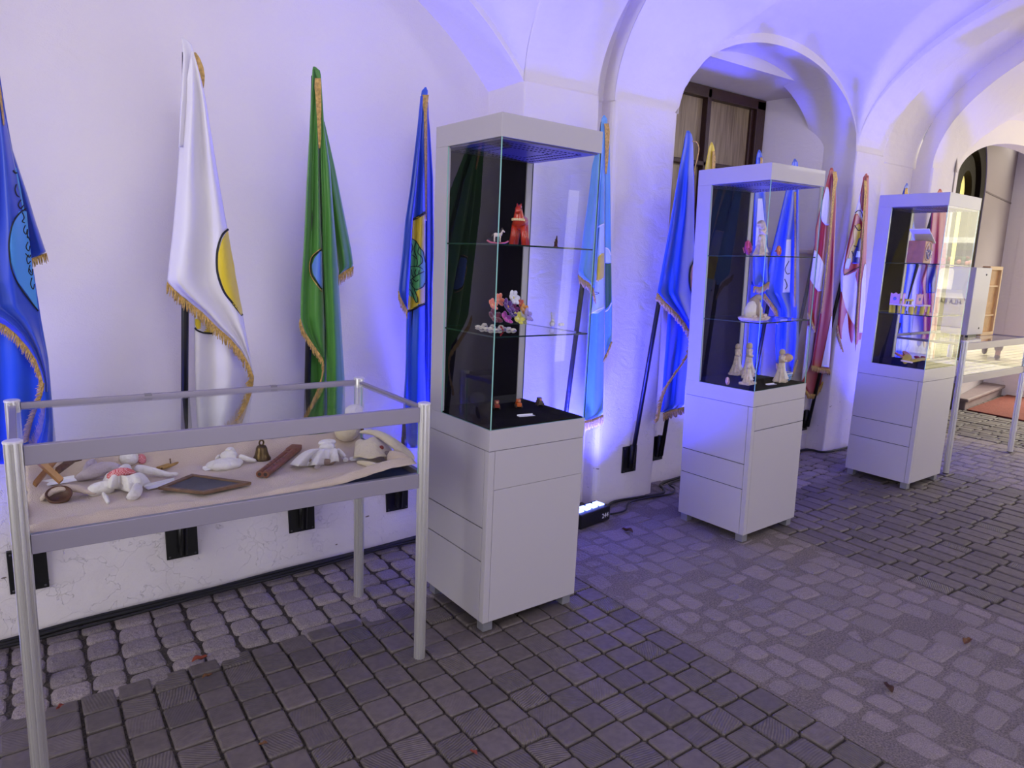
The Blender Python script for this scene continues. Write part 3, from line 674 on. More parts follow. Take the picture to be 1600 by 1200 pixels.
f.lines('A', [[(26, 288), (24, 296), (27, 305), (31, 308)], [(33, 312), (29, 320), (33, 326), (37, 320)], [(35, 332), (38, 340), (35, 346), (39, 348)], [(40, 352), (37, 360), (41, 366), (43, 358), (43, 372)], [(44, 378), (41, 386), (45, 392), (47, 384)], [(45, 398), (42, 404), (44, 412), (48, 408)], [(47, 414), (45, 424), (50, 430), (51, 420)], [(50, 434), (48, 444), (52, 452), (54, 444)], [(46, 420), (49, 426)], [(43, 368), (47, 376)], [(40, 396), (46, 402), (48, 398)]], 1.5, EBLK)
f.trim('A', [(120, -5, -2), (150, -1, 3), (180, 3, 6), (196, 5, 7)])
# 1 white
f = Flag((0.507, 3.09, 0.2), (291, 68, 2.79), 'plain white satin flag with half a yellow disc and gold fringed hem', 2)
f.panel('C', [(440, 296, 350), (480, 303, 372), (540, 304, 388), (570, 304, 393), (590, 305, 396), (610, 305, 393), (640, 307, 384), (665, 308, 376), (690, 308, 362), (706, 310, 352)], WHT, off=-0.01, n=1.6, amp=0.022, ph=.2)
f.fringe([(397, 590), (394, 610), (385, 640), (376, 668), (362, 694), (352, 708)], 0.0, ln=13, dirn=(-1, 0.4))
f.panel('S', [(57, 283, 284), (62, 284, 292), (70, 285, 300), (90, 286, 303), (130, 283.5, 300), (180, 281, 296), (230, 279, 290)], WHT, off=0.036, n=1.0, amp=0.008, nu=14)
f.panel('A', [(80, 299, 302), (100, 296, 308), (130, 291, 316), (160, 288, 322), (220, 281, 332), (300, 275, 345), (360, 270, 356), (400, 265, 362), (440, 261, 369), (452, 272, 372), (466, 288, 375), (487, 315, 379), (508, 336, 382), (529, 360, 386), (550, 378, 389), (571, 390, 393), (582, 394, 396)], WHT, off=0.045, n=1.7, amp=0.016, ph=.55)
f.fringe([(261, 440), (272, 452), (288, 466), (315, 487), (336, 508), (360, 529), (378, 550), (390, 571), (396, 588)], 0.055, ln=17, dirn=(-0.05, 1))
f.patch('A', [(359, 355.5, 356), (375, 347, 358.5), (395, 341, 362), (415, 340, 366), (430, 342.5, 368), (450, 349, 372), (468, 358, 375), (482, 370, 378), (492, 376, 379.5)], EYEL)
f.lines('A', [[(357, 358), (347, 368), (340, 388), (338.5, 412), (341, 432), (350, 456), (363, 473), (379, 493)]], 3.2, EBLK)
f.patch('C', [(498, 304.5, 320), (508, 305, 330), (515, 308, 335), (520, 320, 334)], EYEL, lift=0.002)
f.lines('C', [[(304.5, 512), (308, 516), (318, 520), (332, 521)]], 2.6, EBLK)
f.trim('A', [(82, 303, 306), (90, 304.5, 312), (105, 307, 318), (118, 310, 320), (130, 314, 319.5), (138, 316.5, 318)], lift=-0.004)
# 2 green
f = Flag((1.038, 3.11, 0.2), (492, 106, 2.85), 'bright green satin flag with a small blue disc, left of the cabbage flag', 3)
f.panel('C', [(480, 478, 515), (560, 478, 512), (640, 479, 512), (690, 480, 512)], GRN, off=-0.015, n=1.5, amp=0.015)
f.panel('D', [(128, 491, 500), (200, 487, 503), (300, 484, 514), (400, 480, 520), (480, 479, 520), (500, 480, 516)], GRN, off=-0.004, n=1.0, amp=0.006)
f.panel('R', [(190, 500, 507), (260, 509, 523), (330, 518, 537), (390, 524, 549), (412, 527, 552), (417, 528, 552.5), (424, 529, 541), (430, 529, 531)], GRN, off=0.0, n=1.2, amp=0.012, ph=.6)
f.fringe([(552.5, 416), (541, 422), (529, 430)], 0.005, ln=16, dirn=(0.02, 1))
f.panel('L', [(104, 489, 492), (110, 488, 500), (120, 487.5, 500), (150, 486, 497), (230, 482, 498), (300, 478, 500), (390, 474, 503.5), (450, 470, 505), (496, 469, 506.5), (503, 471, 507), (515, 475, 507), (532, 484, 507), (548, 497, 507), (558, 504, 507)], GRN, off=0.03, n=1.25, amp=0.016, ph=.05)
f.fringe([(469, 497), (471, 505), (475, 516), (485, 532), (497, 549), (505, 562), (506, 575), (502, 592), (495, 612), (487, 630)], 0.04, ln=12, dirn=(-0.15, 1))
f.panel('M', [(105, 491, 494), (112, 492, 501), (124, 496, 502), (200, 501, 507), (260, 501, 516), (330, 502.5, 521), (390, 503.5, 526), (450, 506, 530), (500, 508, 533), (600, 510, 539), (650, 511, 539), (700, 512, 538)], GRN, off=0.04, n=1.1, amp=0.014, ph=.35)
f.trim('M', [(122, 492, 501), (135, 491.5, 502), (150, 493, 502), (180, 495, 502), (215, 497, 501.5), (232, 498, 500.5)])
f.patch('L', [(393, 500, 502.5), (403, 491.5, 503), (415, 487, 503.5), (428, 489, 504), (440, 496, 504), (450, 502, 504.5)], satin('emblem_mid_blue', (84, 128, 214)))
f.lines('L', [[(503, 390), (496, 395), (488.5, 402), (485.5, 415), (487, 429), (495, 441), (503.5, 452)]], 1.6, EBLK)
f.lines('L', [[(502, 388), (494, 394), (486.5, 402), (483.5, 415), (485.5, 430), (493.5, 443), (503.5, 456)]], 1.2, GOLD)
# 3 blue with cabbage
f = Flag((1.551, 3.135, 0.2), (665, 137, 2.90), 'blue flag with yellow stripe and green cabbage emblem, left of first tall cabinet', 4)
f.panel('R', [(160, 664, 667), (200, 665, 672), (280, 665, 677), (400, 665, 678), (440, 667, 676), (560, 668, 674), (640, 668, 673)], BLUE1, off=0.0, n=1.0, amp=0.008, nu=16)
f.panel('D', [(160, 660, 669), (300, 650, 673), (500, 640, 672), (700, 638, 671)], BLUE1, off=-0.006, n=1.0, amp=0.006)
f.panel('M', [(136, 664, 666), (143, 658, 669), (150, 658, 668), (170, 657, 667), (220, 653, 665), (345, 643, 665), (484, 635, 664.5), (560, 634, 664.5), (620, 632, 667), (700, 633, 668)], BLUE2, off=0.025, n=1.4, amp=0.012, ph=.1)
f.panel('L', [(150, 657, 661), (200, 652, 658), (300, 640, 650), (345, 633, 645), (400, 628, 642), (437, 624, 640), (455, 622.5, 639), (463, 625, 638.5), (475, 631, 637.5), (483, 636, 637)], BLUE1, off=0.045, n=0.9, amp=0.010, ph=.4, nu=18)
f.fringe([(622.5, 454), (625, 463), (631, 475), (636.5, 484)], 0.05, ln=14, dirn=(0.05, 1))
f.trim('M', [(148, 660, 670), (156, 659, 669), (175, 662, 667.5), (230, 663, 667.5), (320, 664.5, 667), (345, 665, 666.5)])
f.patch('M', [(335, 661, 664.5), (340, 650, 664.7), (344, 645, 664.7), (420, 640, 664.5), (474, 636.5, 664.3), (480, 636.5, 650), (484, 636, 641)], EYEL)
f.lines('M', [[(644, 344), (655, 338), (665, 332)]], 3.6, EBLK)
f.lines('M', [[(636, 488), (650, 481), (664, 475)]], 3.6, EBLK)
f.patch('M', [(374, 643.5, 645), (378, 643, 652), (384, 642.5, 655), (392, 642, 661), (402, 641.5, 664), (420, 640, 664.5), (440, 639, 664), (449, 638.5, 660), (454, 638, 651), (461, 638.5, 649.5), (464, 644, 650.5), (473, 650, 652.5)], EGRN, lift=0.0045)
f.lines('M', [[(643.5, 373), (650, 377), (655, 385), (657, 389), (661, 393), (663, 403), (664.5, 410)], [(650, 378), (647, 390), (651, 402), (652, 412), (650, 416)], [(643, 398), (648, 401), (651, 405)], [(655, 386), (653, 395), (659, 402), (660, 410), (652, 417)],
                [(641, 417), (648, 416), (657, 418), (664, 424)], [(664, 442), (660, 449), (650, 452), (645, 448), (641, 441)], [(641, 438), (650, 431), (663, 424)], [(643, 421), (644, 430), (647, 433)], [(650, 421), (648, 426), (650, 431)], [(655, 422), (654, 428)], [(645, 436), (650, 440), (654, 437)], [(642, 437), (645, 445)],
                [(640, 452), (644, 458), (649, 471), (652.5, 472), (652, 464), (647, 452)], [(643, 380), (645, 388), (642, 396)]], 1.3, EBLK, lift=0.006)
# 4 light blue right of cabinet 1
f = Flag((2.50, YF-0.03, 0.2), (944, 181, 2.80), 'light blue flag with yellow and green emblem, behind right edge of first tall cabinet', 5)
f.panel('R', [(195, 943, 949), (230, 944, 953), (300, 945, 954), (400, 945, 955), (480, 945, 956.5), (533, 945, 956), (542, 945, 953), (554, 945, 949)], LBL, off=-0.01, n=1.0, amp=0.008, nu=16)
f.fringe([(956, 533), (952, 543), (947, 555)], -0.005, ln=12, dirn=(-0.3, 1))
f.panel('M', [(180, 943, 945), (186, 940, 949), (196, 939, 949), (215, 938, 947), (260, 934, 945), (300, 931, 944.5), (400, 926, 944.5), (500, 920, 944.5), (600, 914, 943), (640, 912, 942.5), (648, 911.5, 942.5), (656, 911.5, 925)], LBL, off=0.015, n=1.3, amp=0.012, ph=.3)
f.fringe([(911.5, 658), (925, 655), (942.5, 648)], 0.02, ln=15, dirn=(0.02, 1))
f.panel('L', [(215, 936, 943), (260, 925, 940), (300, 920.5, 937), (350, 913, 935), (400, 907, 932), (428, 903, 930.5), (436, 911, 930), (441, 920, 930), (448, 926, 929.5)], LBL, off=0.04, n=1.2, amp=0.012, ph=.6)
f.fringe([(903, 429), (911, 436), (920, 441), (926, 450), (929, 463)], 0.045, ln=14, dirn=(0.1, 1))
f.patch('M', [(351, 937, 944.3), (380, 934, 944.3), (420, 931, 944.3), (450, 929, 944.3), (482, 925, 944.3), (490, 921, 934)], EPALE)
f.patch('M', [(396, 940, 944.2), (402, 934, 944.2), (420, 932.5, 944.2), (433, 932, 944.2), (440, 931, 935)], EYEL, lift=0.0045)
f.lines('M', [[(934, 355), (939, 352), (944.3, 350)], [(920, 492), (930, 486), (944.3, 480)]], 2.0, EWHT, lift=0.005)
f.lines('M', [[(928, 461), (936, 458), (929, 456)]], 0.8, EBLK, lift=0.005)
f.patch('R', [(388, 945.5, 950), (400, 945.5, 954), (411, 945.5, 954.8)], EPALE)
f.patch('R', [(411, 945.5, 955), (470, 945.5, 955.5), (478, 945.5, 952), (483, 945.5, 947)], EDGR)
f.lines('R', [[(945.5, 387), (951, 390), (954.5, 399)], [(955.5, 473), (951, 483), (945.5, 487)]], 1.8, EWHT, lift=0.005)
f.trim('R', [(193, 944, 951), (205, 945, 953), (225, 945.5, 952), (250, 945.5, 950.5), (272, 945.5, 948)], lift=0.03)
# 5 blue with red disc on the middle pier
f = Flag((3.10, YF-0.035, 0.25), (1075, 206, 2.76), 'royal blue flag with a red half disc, left of the middle tall cabinet', 6)
f.panel('I', [(455, 1046, 1082), (500, 1043, 1083), (545, 1040, 1080), (580, 1037, 1073), (610, 1035, 1070), (630, 1033, 1069), (636, 1033, 1068), (641, 1033, 1052), (644, 1032, 1040)], BLUE2, off=-0.01, n=1.8, amp=0.014)
f.fringe([(1036, 646), (1050, 641), (1069, 636)], -0.005, ln=12, dirn=(0, 1))
f.panel('A', [(204, 1073, 1077), (212, 1071, 1082), (225, 1069, 1083), (260, 1062, 1084), (300, 1055, 1085), (360, 1045, 1085), (420, 1034, 1085), (457, 1027, 1085), (468, 1035, 1085), (480, 1046, 1085), (492, 1059, 1085), (505, 1070, 1084), (518, 1077, 1084), (530, 1081, 1083)], BLUE2, off=0.03, n=1.6, amp=0.014, ph=.2)
f.fringe([(1027, 457), (1036, 468), (1047, 479), (1059, 491), (1070, 505), (1077, 518), (1081, 530)], 0.04, ln=11, dirn=(-0.2, 1))
f.fringe([(1082, 530), (1079, 548), (1068, 566), (1055, 584), (1043, 602), (1036, 620), (1031, 642), (1028, 656)], 0.035, ln=9, dirn=(-0.7, 0.7))
f.patch('A', [(411, 1083, 1084.8), (420, 1080.5, 1084.8), (432, 1079, 1084.8), (448, 1080, 1084.8), (462, 1083.5, 1084.8)], ERED)
f.lines('A', [[(1084.6, 408), (1080, 418), (1078, 432), (1079, 450), (1084, 465)]], 1.8, EBLK)
f.lines('A', [[(1082, 221), (1088, 222), (1092, 231), (1090, 245), (1086, 262), (1085, 274)]], 1.6, GOLD, name='tassel_cord')
# 6..10 in the window niche
def nflag(x, u, v, tipy, label, seed): return Flag((x, 3.14, 0.2), (u, v, tipy), label, seed)
f = nflag(3.52, 1112, 224, 2.92, 'plain yellow flag between the blue flag and the middle cabinet, before the window', 7)
f.panel('A', [(222, 1111, 1113), (232, 1107, 1117), (260, 1102, 1115), (300, 1096, 1118), (400, 1088, 1124), (500, 1080, 1126), (560, 1076, 1120), (585, 1080, 1112)], YEL, off=0.03, n=1.6, amp=0.014)
f.trim('A', [(236, 1113, 1117), (250, 1112.5, 1118), (275, 1112, 1117)])
f = nflag(3.985, 1186, 235, 2.93, 'narrow blue flag with white stripe, left of the broad one behind the middle cabinet', 8)
f.panel('B', [(440, 1174, 1194), (520, 1170, 1192), (600, 1164, 1188), (640, 1162, 1180)], BLUE2, off=-0.01, n=1.2, amp=0.01)
f.panel('A', [(234, 1185.5, 1187.5), (243, 1182, 1191.5), (300, 1178, 1196), (380, 1176, 1200), (440, 1176, 1202), (446, 1178, 1200)], BLUE2, off=0.03, n=1.4, amp=0.01)
f.patch('A', [(310, 1184, 1191), (350, 1182, 1195), (385, 1180, 1198)], EWHT)
f.fringe([(1178, 447), (1188, 449), (1202, 440)], 0.035, ln=11, dirn=(-0.1, 1), step=1.6)
f.trim('A', [(246, 1188, 1191.5), (262, 1188, 1192), (275, 1188, 1191)])
f = nflag(4.42, 1242, 249, 2.93, 'broad blue flag with a white stripe emblem seen through the middle tall cabinet', 9)
f.panel('A', [(248, 1241, 1243), (254, 1238, 1247), (297, 1228, 1249), (393, 1205, 1249), (440, 1197, 1249), (458, 1194, 1249), (470, 1203, 1249), (484, 1213, 1249), (535, 1211, 1248), (566, 1213, 1245), (584, 1222, 1240)], BLUE2, off=0.03, n=2.2, amp=0.014, ph=.1)
f.fringe([(1194, 458), (1204, 471), (1213, 484), (1216, 500)], 0.035, ln=9, dirn=(-0.3, 1), step=1.6)
f.fringe([(1213, 567), (1225, 583), (1238, 582), (1246, 562)], 0.03, ln=8, dirn=(0, 1), step=1.6)
f.patch('A', [(374, 1229, 1236), (400, 1227, 1235.5), (430, 1225, 1235), (457, 1223, 1234)], EWHT)
f.lines('A', [[(1233, 408), (1227, 420), (1230, 428), (1234, 427)], [(1226, 436), (1230, 446), (1227, 452)]], 1.2, EBLK)
f.trim('A', [(300, 1241, 1244), (400, 1241, 1244), (480, 1240, 1243)], lift=0.004)
f = nflag(4.85, 1300, 264, 2.93, 'red and white striped flag with gold edging, right of the middle cabinet', 10)
f.panel('B', [(480, 1264, 1280), (520, 1260, 1277), (560, 1256, 1274), (575, 1254, 1290), (590, 1252, 1290), (598, 1253, 1286), (607, 1258, 1281), (616, 1264, 1274)], RED, off=-0.01, n=1.0, amp=0.01)
f.patch('B', [(508, 1262, 1272), (520, 1260.5, 1273), (560, 1256.5, 1269), (580, 1254, 1262), (594, 1252.5, 1254)], EWHT)
f.fringe([(1256, 606), (1264, 616), (1273, 616), (1290, 590)], -0.005, ln=8, dirn=(0, 1), step=1.6)
f.panel('L', [(262, 1298, 1301), (266, 1296.5, 1303), (291, 1290, 1301), (327, 1281, 1298), (357, 1274, 1296), (391, 1272, 1292), (440, 1265, 1286), (488, 1262, 1280), (496, 1265, 1277), (512, 1271, 1274.5)], RED, off=0.03, n=1.4, amp=0.012, ph=.2)
f.patch('L', [(292, 1291, 1294), (300, 1289, 1296), (327, 1282, 1297.5), (345, 1284, 1296), (352, 1290, 1295.5)], EWHT)
f.patch('L', [(391, 1272.5, 1274), (400, 1271, 1281), (415, 1269, 1289), (437, 1266, 1286), (447, 1272, 1284.5), (455, 1278, 1283.5)], EWHT)
f.fringe([(1262, 488), (1266, 498), (1273, 513)], 0.035, ln=8, dirn=(0, 1), step=1.6)
f.panel('M', [(272, 1299, 1302), (285, 1300, 1306), (320, 1299, 1306.5), (400, 1292, 1304), (450, 1287, 1302.5), (500, 1280, 1300.5), (550, 1271, 1298), (572, 1268, 1296.5), (577, 1280, 1296.5)], RED, off=0.045, n=0.9, amp=0.008, ph=.3)
f.patch('M', [(494, 1299, 1300.3), (520, 1294, 1299.3), (550, 1288, 1297.5), (574, 1283, 1296)], EWHT)
f.fringe([(1268, 571), (1282, 575), (1296.5, 577)], 0.05, ln=9, dirn=(0, 1), step=1.6)
f.trim('M', [(268, 1301, 1307), (280, 1302, 1309), (300, 1300.5, 1305), (320, 1299, 1303), (400, 1292, 1295), (450, 1287, 1289.5), (490, 1281.5, 1284)])
f = nflag(5.27, 1354, 272, 2.93, 'red and white flag with yellow eagle crest, between middle and farthest cabinets', 11)
f.panel('B', [(540, 1313, 1328), (570, 1312.5, 1326), (600, 1311, 1322), (612, 1313, 1320)], RED, off=-0.01, n=.8, amp=0.006, nu=14)
f.fringe([(1311, 600), (1315, 612), (1322, 603)], -0.005, ln=6, dirn=(0, 1), step=1.4)
f.panel('L', [(271, 1353, 1355), (277, 1349, 1356), (300, 1345, 1355), (335, 1335, 1353), (360, 1329, 1350), (420, 1313, 1345), (455, 1313, 1342), (510, 1307.5, 1338), (520, 1308.5, 1337), (545, 1314, 1336), (570, 1320, 1335), (588, 1325, 1334)], EWHT, off=0.02, n=1.4, amp=0.012)
f.patch('L', [(271, 1353, 1355), (277, 1349, 1356), (300, 1345, 1355), (315, 1344, 1354), (330, 1347, 1353)], RED)
f.patch('L', [(334, 1336, 1340), (341, 1333.5, 1344), (350, 1331.5, 1350), (378, 1325, 1348), (400, 1321, 1346), (420, 1318, 1345), (426, 1318, 1332), (430, 1319, 1324)], RED, lift=0.0035)
f.patch('L', [(350, 1340, 1344), (358, 1334, 1345), (366, 1333, 1344), (378, 1334, 1342), (390, 1328, 1340), (400, 1326, 1338), (410, 1324, 1330)], EYEL, lift=0.005, label='yellow eagle of the crest')
f.patch('L', [(372, 1342, 1346), (385, 1338, 1345), (398, 1332, 1343), (412, 1332, 1343)], ENAV, lift=0.006, label='navy field of the crest')
f.patch('L', [(392, 1339, 1344), (402, 1337, 1344)], EPALE, lift=0.007)
f.patch('L', [(403, 1324, 1330), (412, 1321, 1329), (420, 1320, 1326)], EPALE, lift=0.006)
f.lines('L', [[(1336, 333), (1341, 329), (1346, 331), (1348, 340)], [(1319, 430), (1330, 424), (1345, 416)], [(1336, 352), (1341, 360), (1346, 358)], [(1334, 384), (1341, 386)], [(1331, 392), (1334, 400)]], 1.3, EBLK, lift=0.008)
f.patch('L', [(412, 1343, 1345), (430, 1337, 1344), (445, 1340, 1343), (452, 1341.5, 1342.5)], RED, lift=0.0035)
f.patch('L', [(456, 1313, 1315), (480, 1310.5, 1321), (497, 1309, 1328), (512, 1308, 1337), (545, 1314, 1336), (570, 1320, 1335), (588, 1325, 1334)], RED)
f.fringe([(1308, 508), (1310, 522), (1316, 545), (1322, 568), (1326, 588)], 0.03, ln=6, dirn=(-0.2, 1), step=1.6)
f.fringe([(1324, 586), (1330, 586), (1336, 583)], 0.03, ln=8, dirn=(0, 1), step=1.6)
f.panel('R', [(274, 1354, 1357.5), (300, 1353, 1357.5), (400, 1346, 1354), (440, 1342, 1353), (500, 1338, 1351), (560, 1335, 1342), (580, 1333, 1338)], RED, off=0.035, n=.8, amp=0.006, nu=16)
f.patch('R', [(412, 1351, 1353.5), (440, 1346.5, 1352.8), (480, 1344, 1351.5), (520, 1342, 1347.5)], EWHT)
f.trim('R', [(282, 1350, 1354), (300, 1350.5, 1355), (340, 1348, 1351.5), (420, 1343, 1346), (500, 1338, 1340.5), (575, 1333, 1335)], lift=0.006)
# 11, 12 behind the farthest cabinet
f = Flag((5.80, 3.15, 0.2), (1417, 288, 2.87), 'blue flag with gold edge, its tip above the farthest tall cabinet', 12)
f.panel('A', [(286, 1416.5, 1418), (293, 1413, 1420), (303, 1411, 1420), (360, 1402, 1430), (420, 1396, 1440), (480, 1392, 1428), (520, 1392, 1425), (560, 1394, 1420)], BLUE2, off=0.02, n=2, amp=0.012)
f.trim('A', [(294, 1415, 1418.5), (303, 1413, 1419), (330, 1412, 1418)])
f.patch('A', [(415, 1432, 1440), (450, 1426, 1437), (480, 1422, 1430)], EWHT)
f = Flag((6.33, 3.15, 0.2), (1469, 296, 2.84), 'plain red flag behind the right side of the farthest tall cabinet', 13)
f.panel('A', [(295, 1468, 1470), (300, 1465, 1473), (330, 1456, 1478), (410, 1448, 1478), (440, 1438, 1470), (480, 1442, 1466), (540, 1442, 1462), (570, 1444, 1458)], RED, off=0.02, n=2, amp=0.012)
f.patch('A', [(415, 1449, 1462), (430, 1448, 1463), (445, 1447, 1462), (458, 1447, 1461)], ENAV, label='dark blue field')

# ================================================================ TALL GLASS CABINETS
def cabM(x, y, z, a, tx, ty):
    return Matrix.Translation((x, y, z)) @ Matrix.Rotation(a, 4, 'Z') @ Matrix.Rotation(tx, 4, 'X') @ Matrix.Rotation(ty, 4, 'Y')
CW, CD = 0.4932, 0.4495
CT = {1: cabM(1.4286, 2.1464, 0.003, 0.0297, 0.0052, 0.0109), 2: cabM(3.1337, 2.1712, 0.003, 0.0244, -0.0103, -0.0119), 3: cabM(4.9316, 2.1551, 0.0, 0.0184, 0.0033, 0.008)}
ZE, ZB, ZT, SH = 0.8468, 1.9172, 2.0, (1.545, 1.203)
def pane(name, x0, x1, y0, y1, z0, z1, par, edge=GEDGE):
    """glass sheet; the narrow faces show the green-tinted edge"""
    b = MB(); b.box(x0, x1, y0, y1, z0, z1); dims = (x1-x0, y1-y0, z1-z0); thin = dims.index(min(dims))
    ax = [2, 2, 1, 1, 0, 0]
    for i in range(6): b.m[i] = 0 if ax[i] == thin else 1
    return b.build(name, [GLASS, edge], par)
labK = {1: 'tall white glass display cabinet with red horse and felt flowers, nearest the viewer', 2: 'tall white glass display cabinet with corn husk figures, middle of the three', 3: 'tall white glass display cabinet with gingerbread pieces, farthest of the three'}
PERF = mat('grey_perforated_steel', (120, 112, 140), 0.35, metal=0.6); HOLE = mat('hole_black', (5, 5, 6), 0.8)
def cabinet(i):
    t = thing('display_cabinet', labK[i], 'display cabinet', CT[i], 'tall glass display cabinets')
    g = 0.0022
    b = MB(); b.box(0.004, CW-0.004, 0.004, CD-0.004, 0.047, ZE-0.006); b.build('carcass', CABG, t)
    zA, zB_, zC = (0.30, 0.44, 0.76)
    # left side: plinth band, tall panel, drawer, lower panel
    b = MB(); b.box(0, 0.006, 0.030, CD, zB_+g, zC-g); b.build('side_panel', CABW, t, bevel=0.0012)
    b = MB(); b.box(0, 0.006, 0.030, CD, zA+g, zB_-g); b.build('drawer_front', CABW, t, bevel=0.0012)
    b = MB(); b.box(0, 0.006, 0.030, CD, 0.045, zA-g); b.build('side_panel', CABW, t, bevel=0.0012)
    b = MB(); b.box(0, 0.0275, 0.0, 0.0278, 0.045, zC-g); b.build('corner_post', CABW, t, bevel=0.001)
    zf = 0.60 if i == 1 else 0.625
    if i == 3:
        b = MB(); b.box(0.029, CW, 0, 0.006, 0.045, zC-g); b.build('front_panel', CABW, t, bevel=0.0012)
    else:
        b = MB(); b.box(0.029, CW, 0, 0.006, 0.045, zf-g*(0.3 if i == 1 else 1)); b.build('front_panel', CABW, t, bevel=0.0012)
        b = MB(); b.box(0.029, CW, 0, 0.006, zf+g*(0.3 if i == 1 else 1), zC-g); b.build('front_panel', CABW, t, bevel=0.0012)
    b = MB(); b.box(CW-0.006, CW, 0.006, CD, 0.045, zC-g); b.box(0.006, CW-0.006, CD-0.006, CD, 0.045, zC-g); b.build('rear_panel', CABW, t)
    b = MB(); b.box(0, CW, 0, CD, zC, ZE-0.004); b.build('plinth', CABW, t, bevel=0.0012)
    b = MB(); b.box(0.008, CW-0.008, 0.008, CD-0.012, ZE-0.004, ZE+0.002); b.build('display_deck', BLACKF, t)
    # glass case
    b = MB(); b.box(0, CW, 0, CD, ZB, ZT); b.build('canopy', CABW, t, bevel=0.0015)
    b = MB(); b.box(0.012, CW-0.012, 0.012, CD-0.02, ZB-0.006, ZB-0.0005); gr = b.build('ceiling_grille', PERF, t)
    b = MB()
    for ring_ in range(3):
        r = 0.10+0.045*ring_
        for s_ in range(4):
            for k in range(int(r*2/0.02)):
                q = -r+0.02*k; x, y = ((q, -r), (r, q), (-q, r), (-r, -q))[s_]
                b.box(CW/2+x-0.004, CW/2+x+0.004, CD/2+y*0.85-0.0035, CD/2+y*0.85+0.0035, ZB-0.0072, ZB-0.006)
    b.build('perforation', HOLE, gr)
    for nm, bx in (('rear_post', (0, 0.016, CD-0.090, CD)), ('rear_post', (CW-0.036, CW, CD-0.020, CD))):
        b = MB(); b.box(*bx, ZE-0.004, ZB); b.build(nm, CABW, t, bevel=0.0012)
    b = MB(); b.box(0.016, CW-0.036, CD-0.014, CD-0.003, ZE-0.003, ZB); b.build('back_panel', BLACKP, t)
    pane('glass_pane', 0.0015, 0.0065, 0.0015, CD-0.091, ZE-0.003, ZB, t)
    pane('glass_pane', 0.0070, CW-0.007, 0.0015, 0.0065, ZE-0.003, ZB, t)
    pane('glass_pane', CW-0.0065, CW-0.0015, 0.0015, CD-0.021, ZE-0.003, ZB, t, edge=GEDGE_D)
    for z in SH: pane('glass_shelf', 0.009, CW-0.009, 0.009, CD-0.016, z-0.006, z, t, edge=GEDGE_D)
    for (x, y) in ((0.012, 0.012), (CW-0.057, 0.012), (0.012, CD-0.057), (CW-0.057, CD-0.057)):
        b = MB(); b.box(x, x+0.045, y, y+0.045, 0.0, 0.045); b.build('foot', mat('grey_foot', (150, 150, 158), 0.4, metal=0.5), t, bevel=0.001)
    return t
for i in (1, 2, 3): cabinet(i)
def incab(i, u, v, Y=None, Z=None):
    """local point of a cabinet seen at a photo pixel, on depth Y or height Z"""
    M = CT[i].inverted(); o = M @ CO; d = (M.to_3x3()) @ ray(u, v)
    k = (Y-o.y)/d.y if Y is not None else (Z-o.z)/d.z
    return o+d*k
def item(i, name, label, cat, X, Y, Z, rz=0.0, group=None, s=1.0):
    s *= (1, 1, 1.42, 1.75)[i]
    return thing(name, label, cat, CT[i] @ Matrix.Translation((X, Y, Z+0.0005)) @ Matrix.Rotation(rz, 4, 'Z') @ Matrix.Scale(s, 4), group)

# ---- cabinet 1, top shelf
REDL = mat('red_lacquer', (196, 58, 34), 0.3, coat=0.6, var=0.1); PINKL = mat('pink_paint', (206, 96, 120), 0.4, coat=0.3); DKP = mat('dark_paint', (52, 34, 30), 0.5); WHP = mat('white_paint', (232, 226, 220), 0.4)
def horse(m, h, body, T=Matrix.Identity(4), legs=True, ln=0.62):
    """standing horse facing -X, height h"""
    L = h*ln
    def P(x, y, z): return T @ Vector((x, y, z))
    m.tube([P(-L*.32, 0, h*.50), P(-L*.2, 0, h*.52), P(0, 0, h*.50), P(L*.25, 0, h*.52), P(L*.42, 0, h*.50)], [h*.10, h*.14, h*.13, h*.15, h*.09], 12, body, sq=(1, .8))
    m.tube([P(-L*.26, 0, h*.50), P(-L*.36, 0, h*.66), P(-L*.42, 0, h*.82)], [h*.13, h*.09, h*.065], 10, body, sq=(1, .75))
    m.tube([P(-L*.38, 0, h*.88), P(-L*.50, 0, h*.84), P(-L*.68, 0, h*.72)], [h*.065, h*.068, h*.042], 10, body, sq=(1, .8))
    for sy in (-1, 1):
        m.tube([P(-L*.38, sy*h*.03, h*.90), P(-L*.36, sy*h*.035, h*1.0)], [h*.022, h*.004], 6, body)
        for lx in (-.26, .32):
            m.tube([P(L*lx, sy*h*.07, h*.46), P(L*(lx+.02), sy*h*.075, h*.24), P(L*lx, sy*h*.075, 0)], [h*.065, h*.042, h*.045], 8, body)
o = incab(1, 812, 371, Y=0.20)
t = item(1, 'carved_horse', 'large red carved wooden horse with ring patterned harness on the top shelf of first cabinet', 'horse figure', o.x, 0.20, SH[0], rz=RAD(42))
b = MB()     # carved block horse facing -X: splayed tapering legs, tall neck, narrow head
for sy in (-1, 1):
    for lx, sp in ((-.030, .020), (.034, .018)):
        b.prism([(lx-.013, sy*(sp+.007)-.009), (lx+.013, sy*(sp+.007)-.009), (lx+.013, sy*(sp+.007)+.009), (lx-.013, sy*(sp+.007)+.009)], 0, .001)
        b.tube([(lx, sy*(sp+.006), 0), (lx, sy*(sp+.001), .045), (lx*.9, sy*(sp-.004), .085)], [.0125, .0120, .014], 8, sq=(1, 1))
b.tube([(-.040, 0, .088), (-.02, 0, .092), (.0, 0, .090), (.03, 0, .092), (.050, 0, .086)], [.022, .030, .027, .029, .018], 14, sq=(1, .95))
b.tube([(-.030, 0, .085), (-.040, 0, .112), (-.046, 0, .136), (-.046, 0, .150)], [.028, .021, .015, .011], 12)
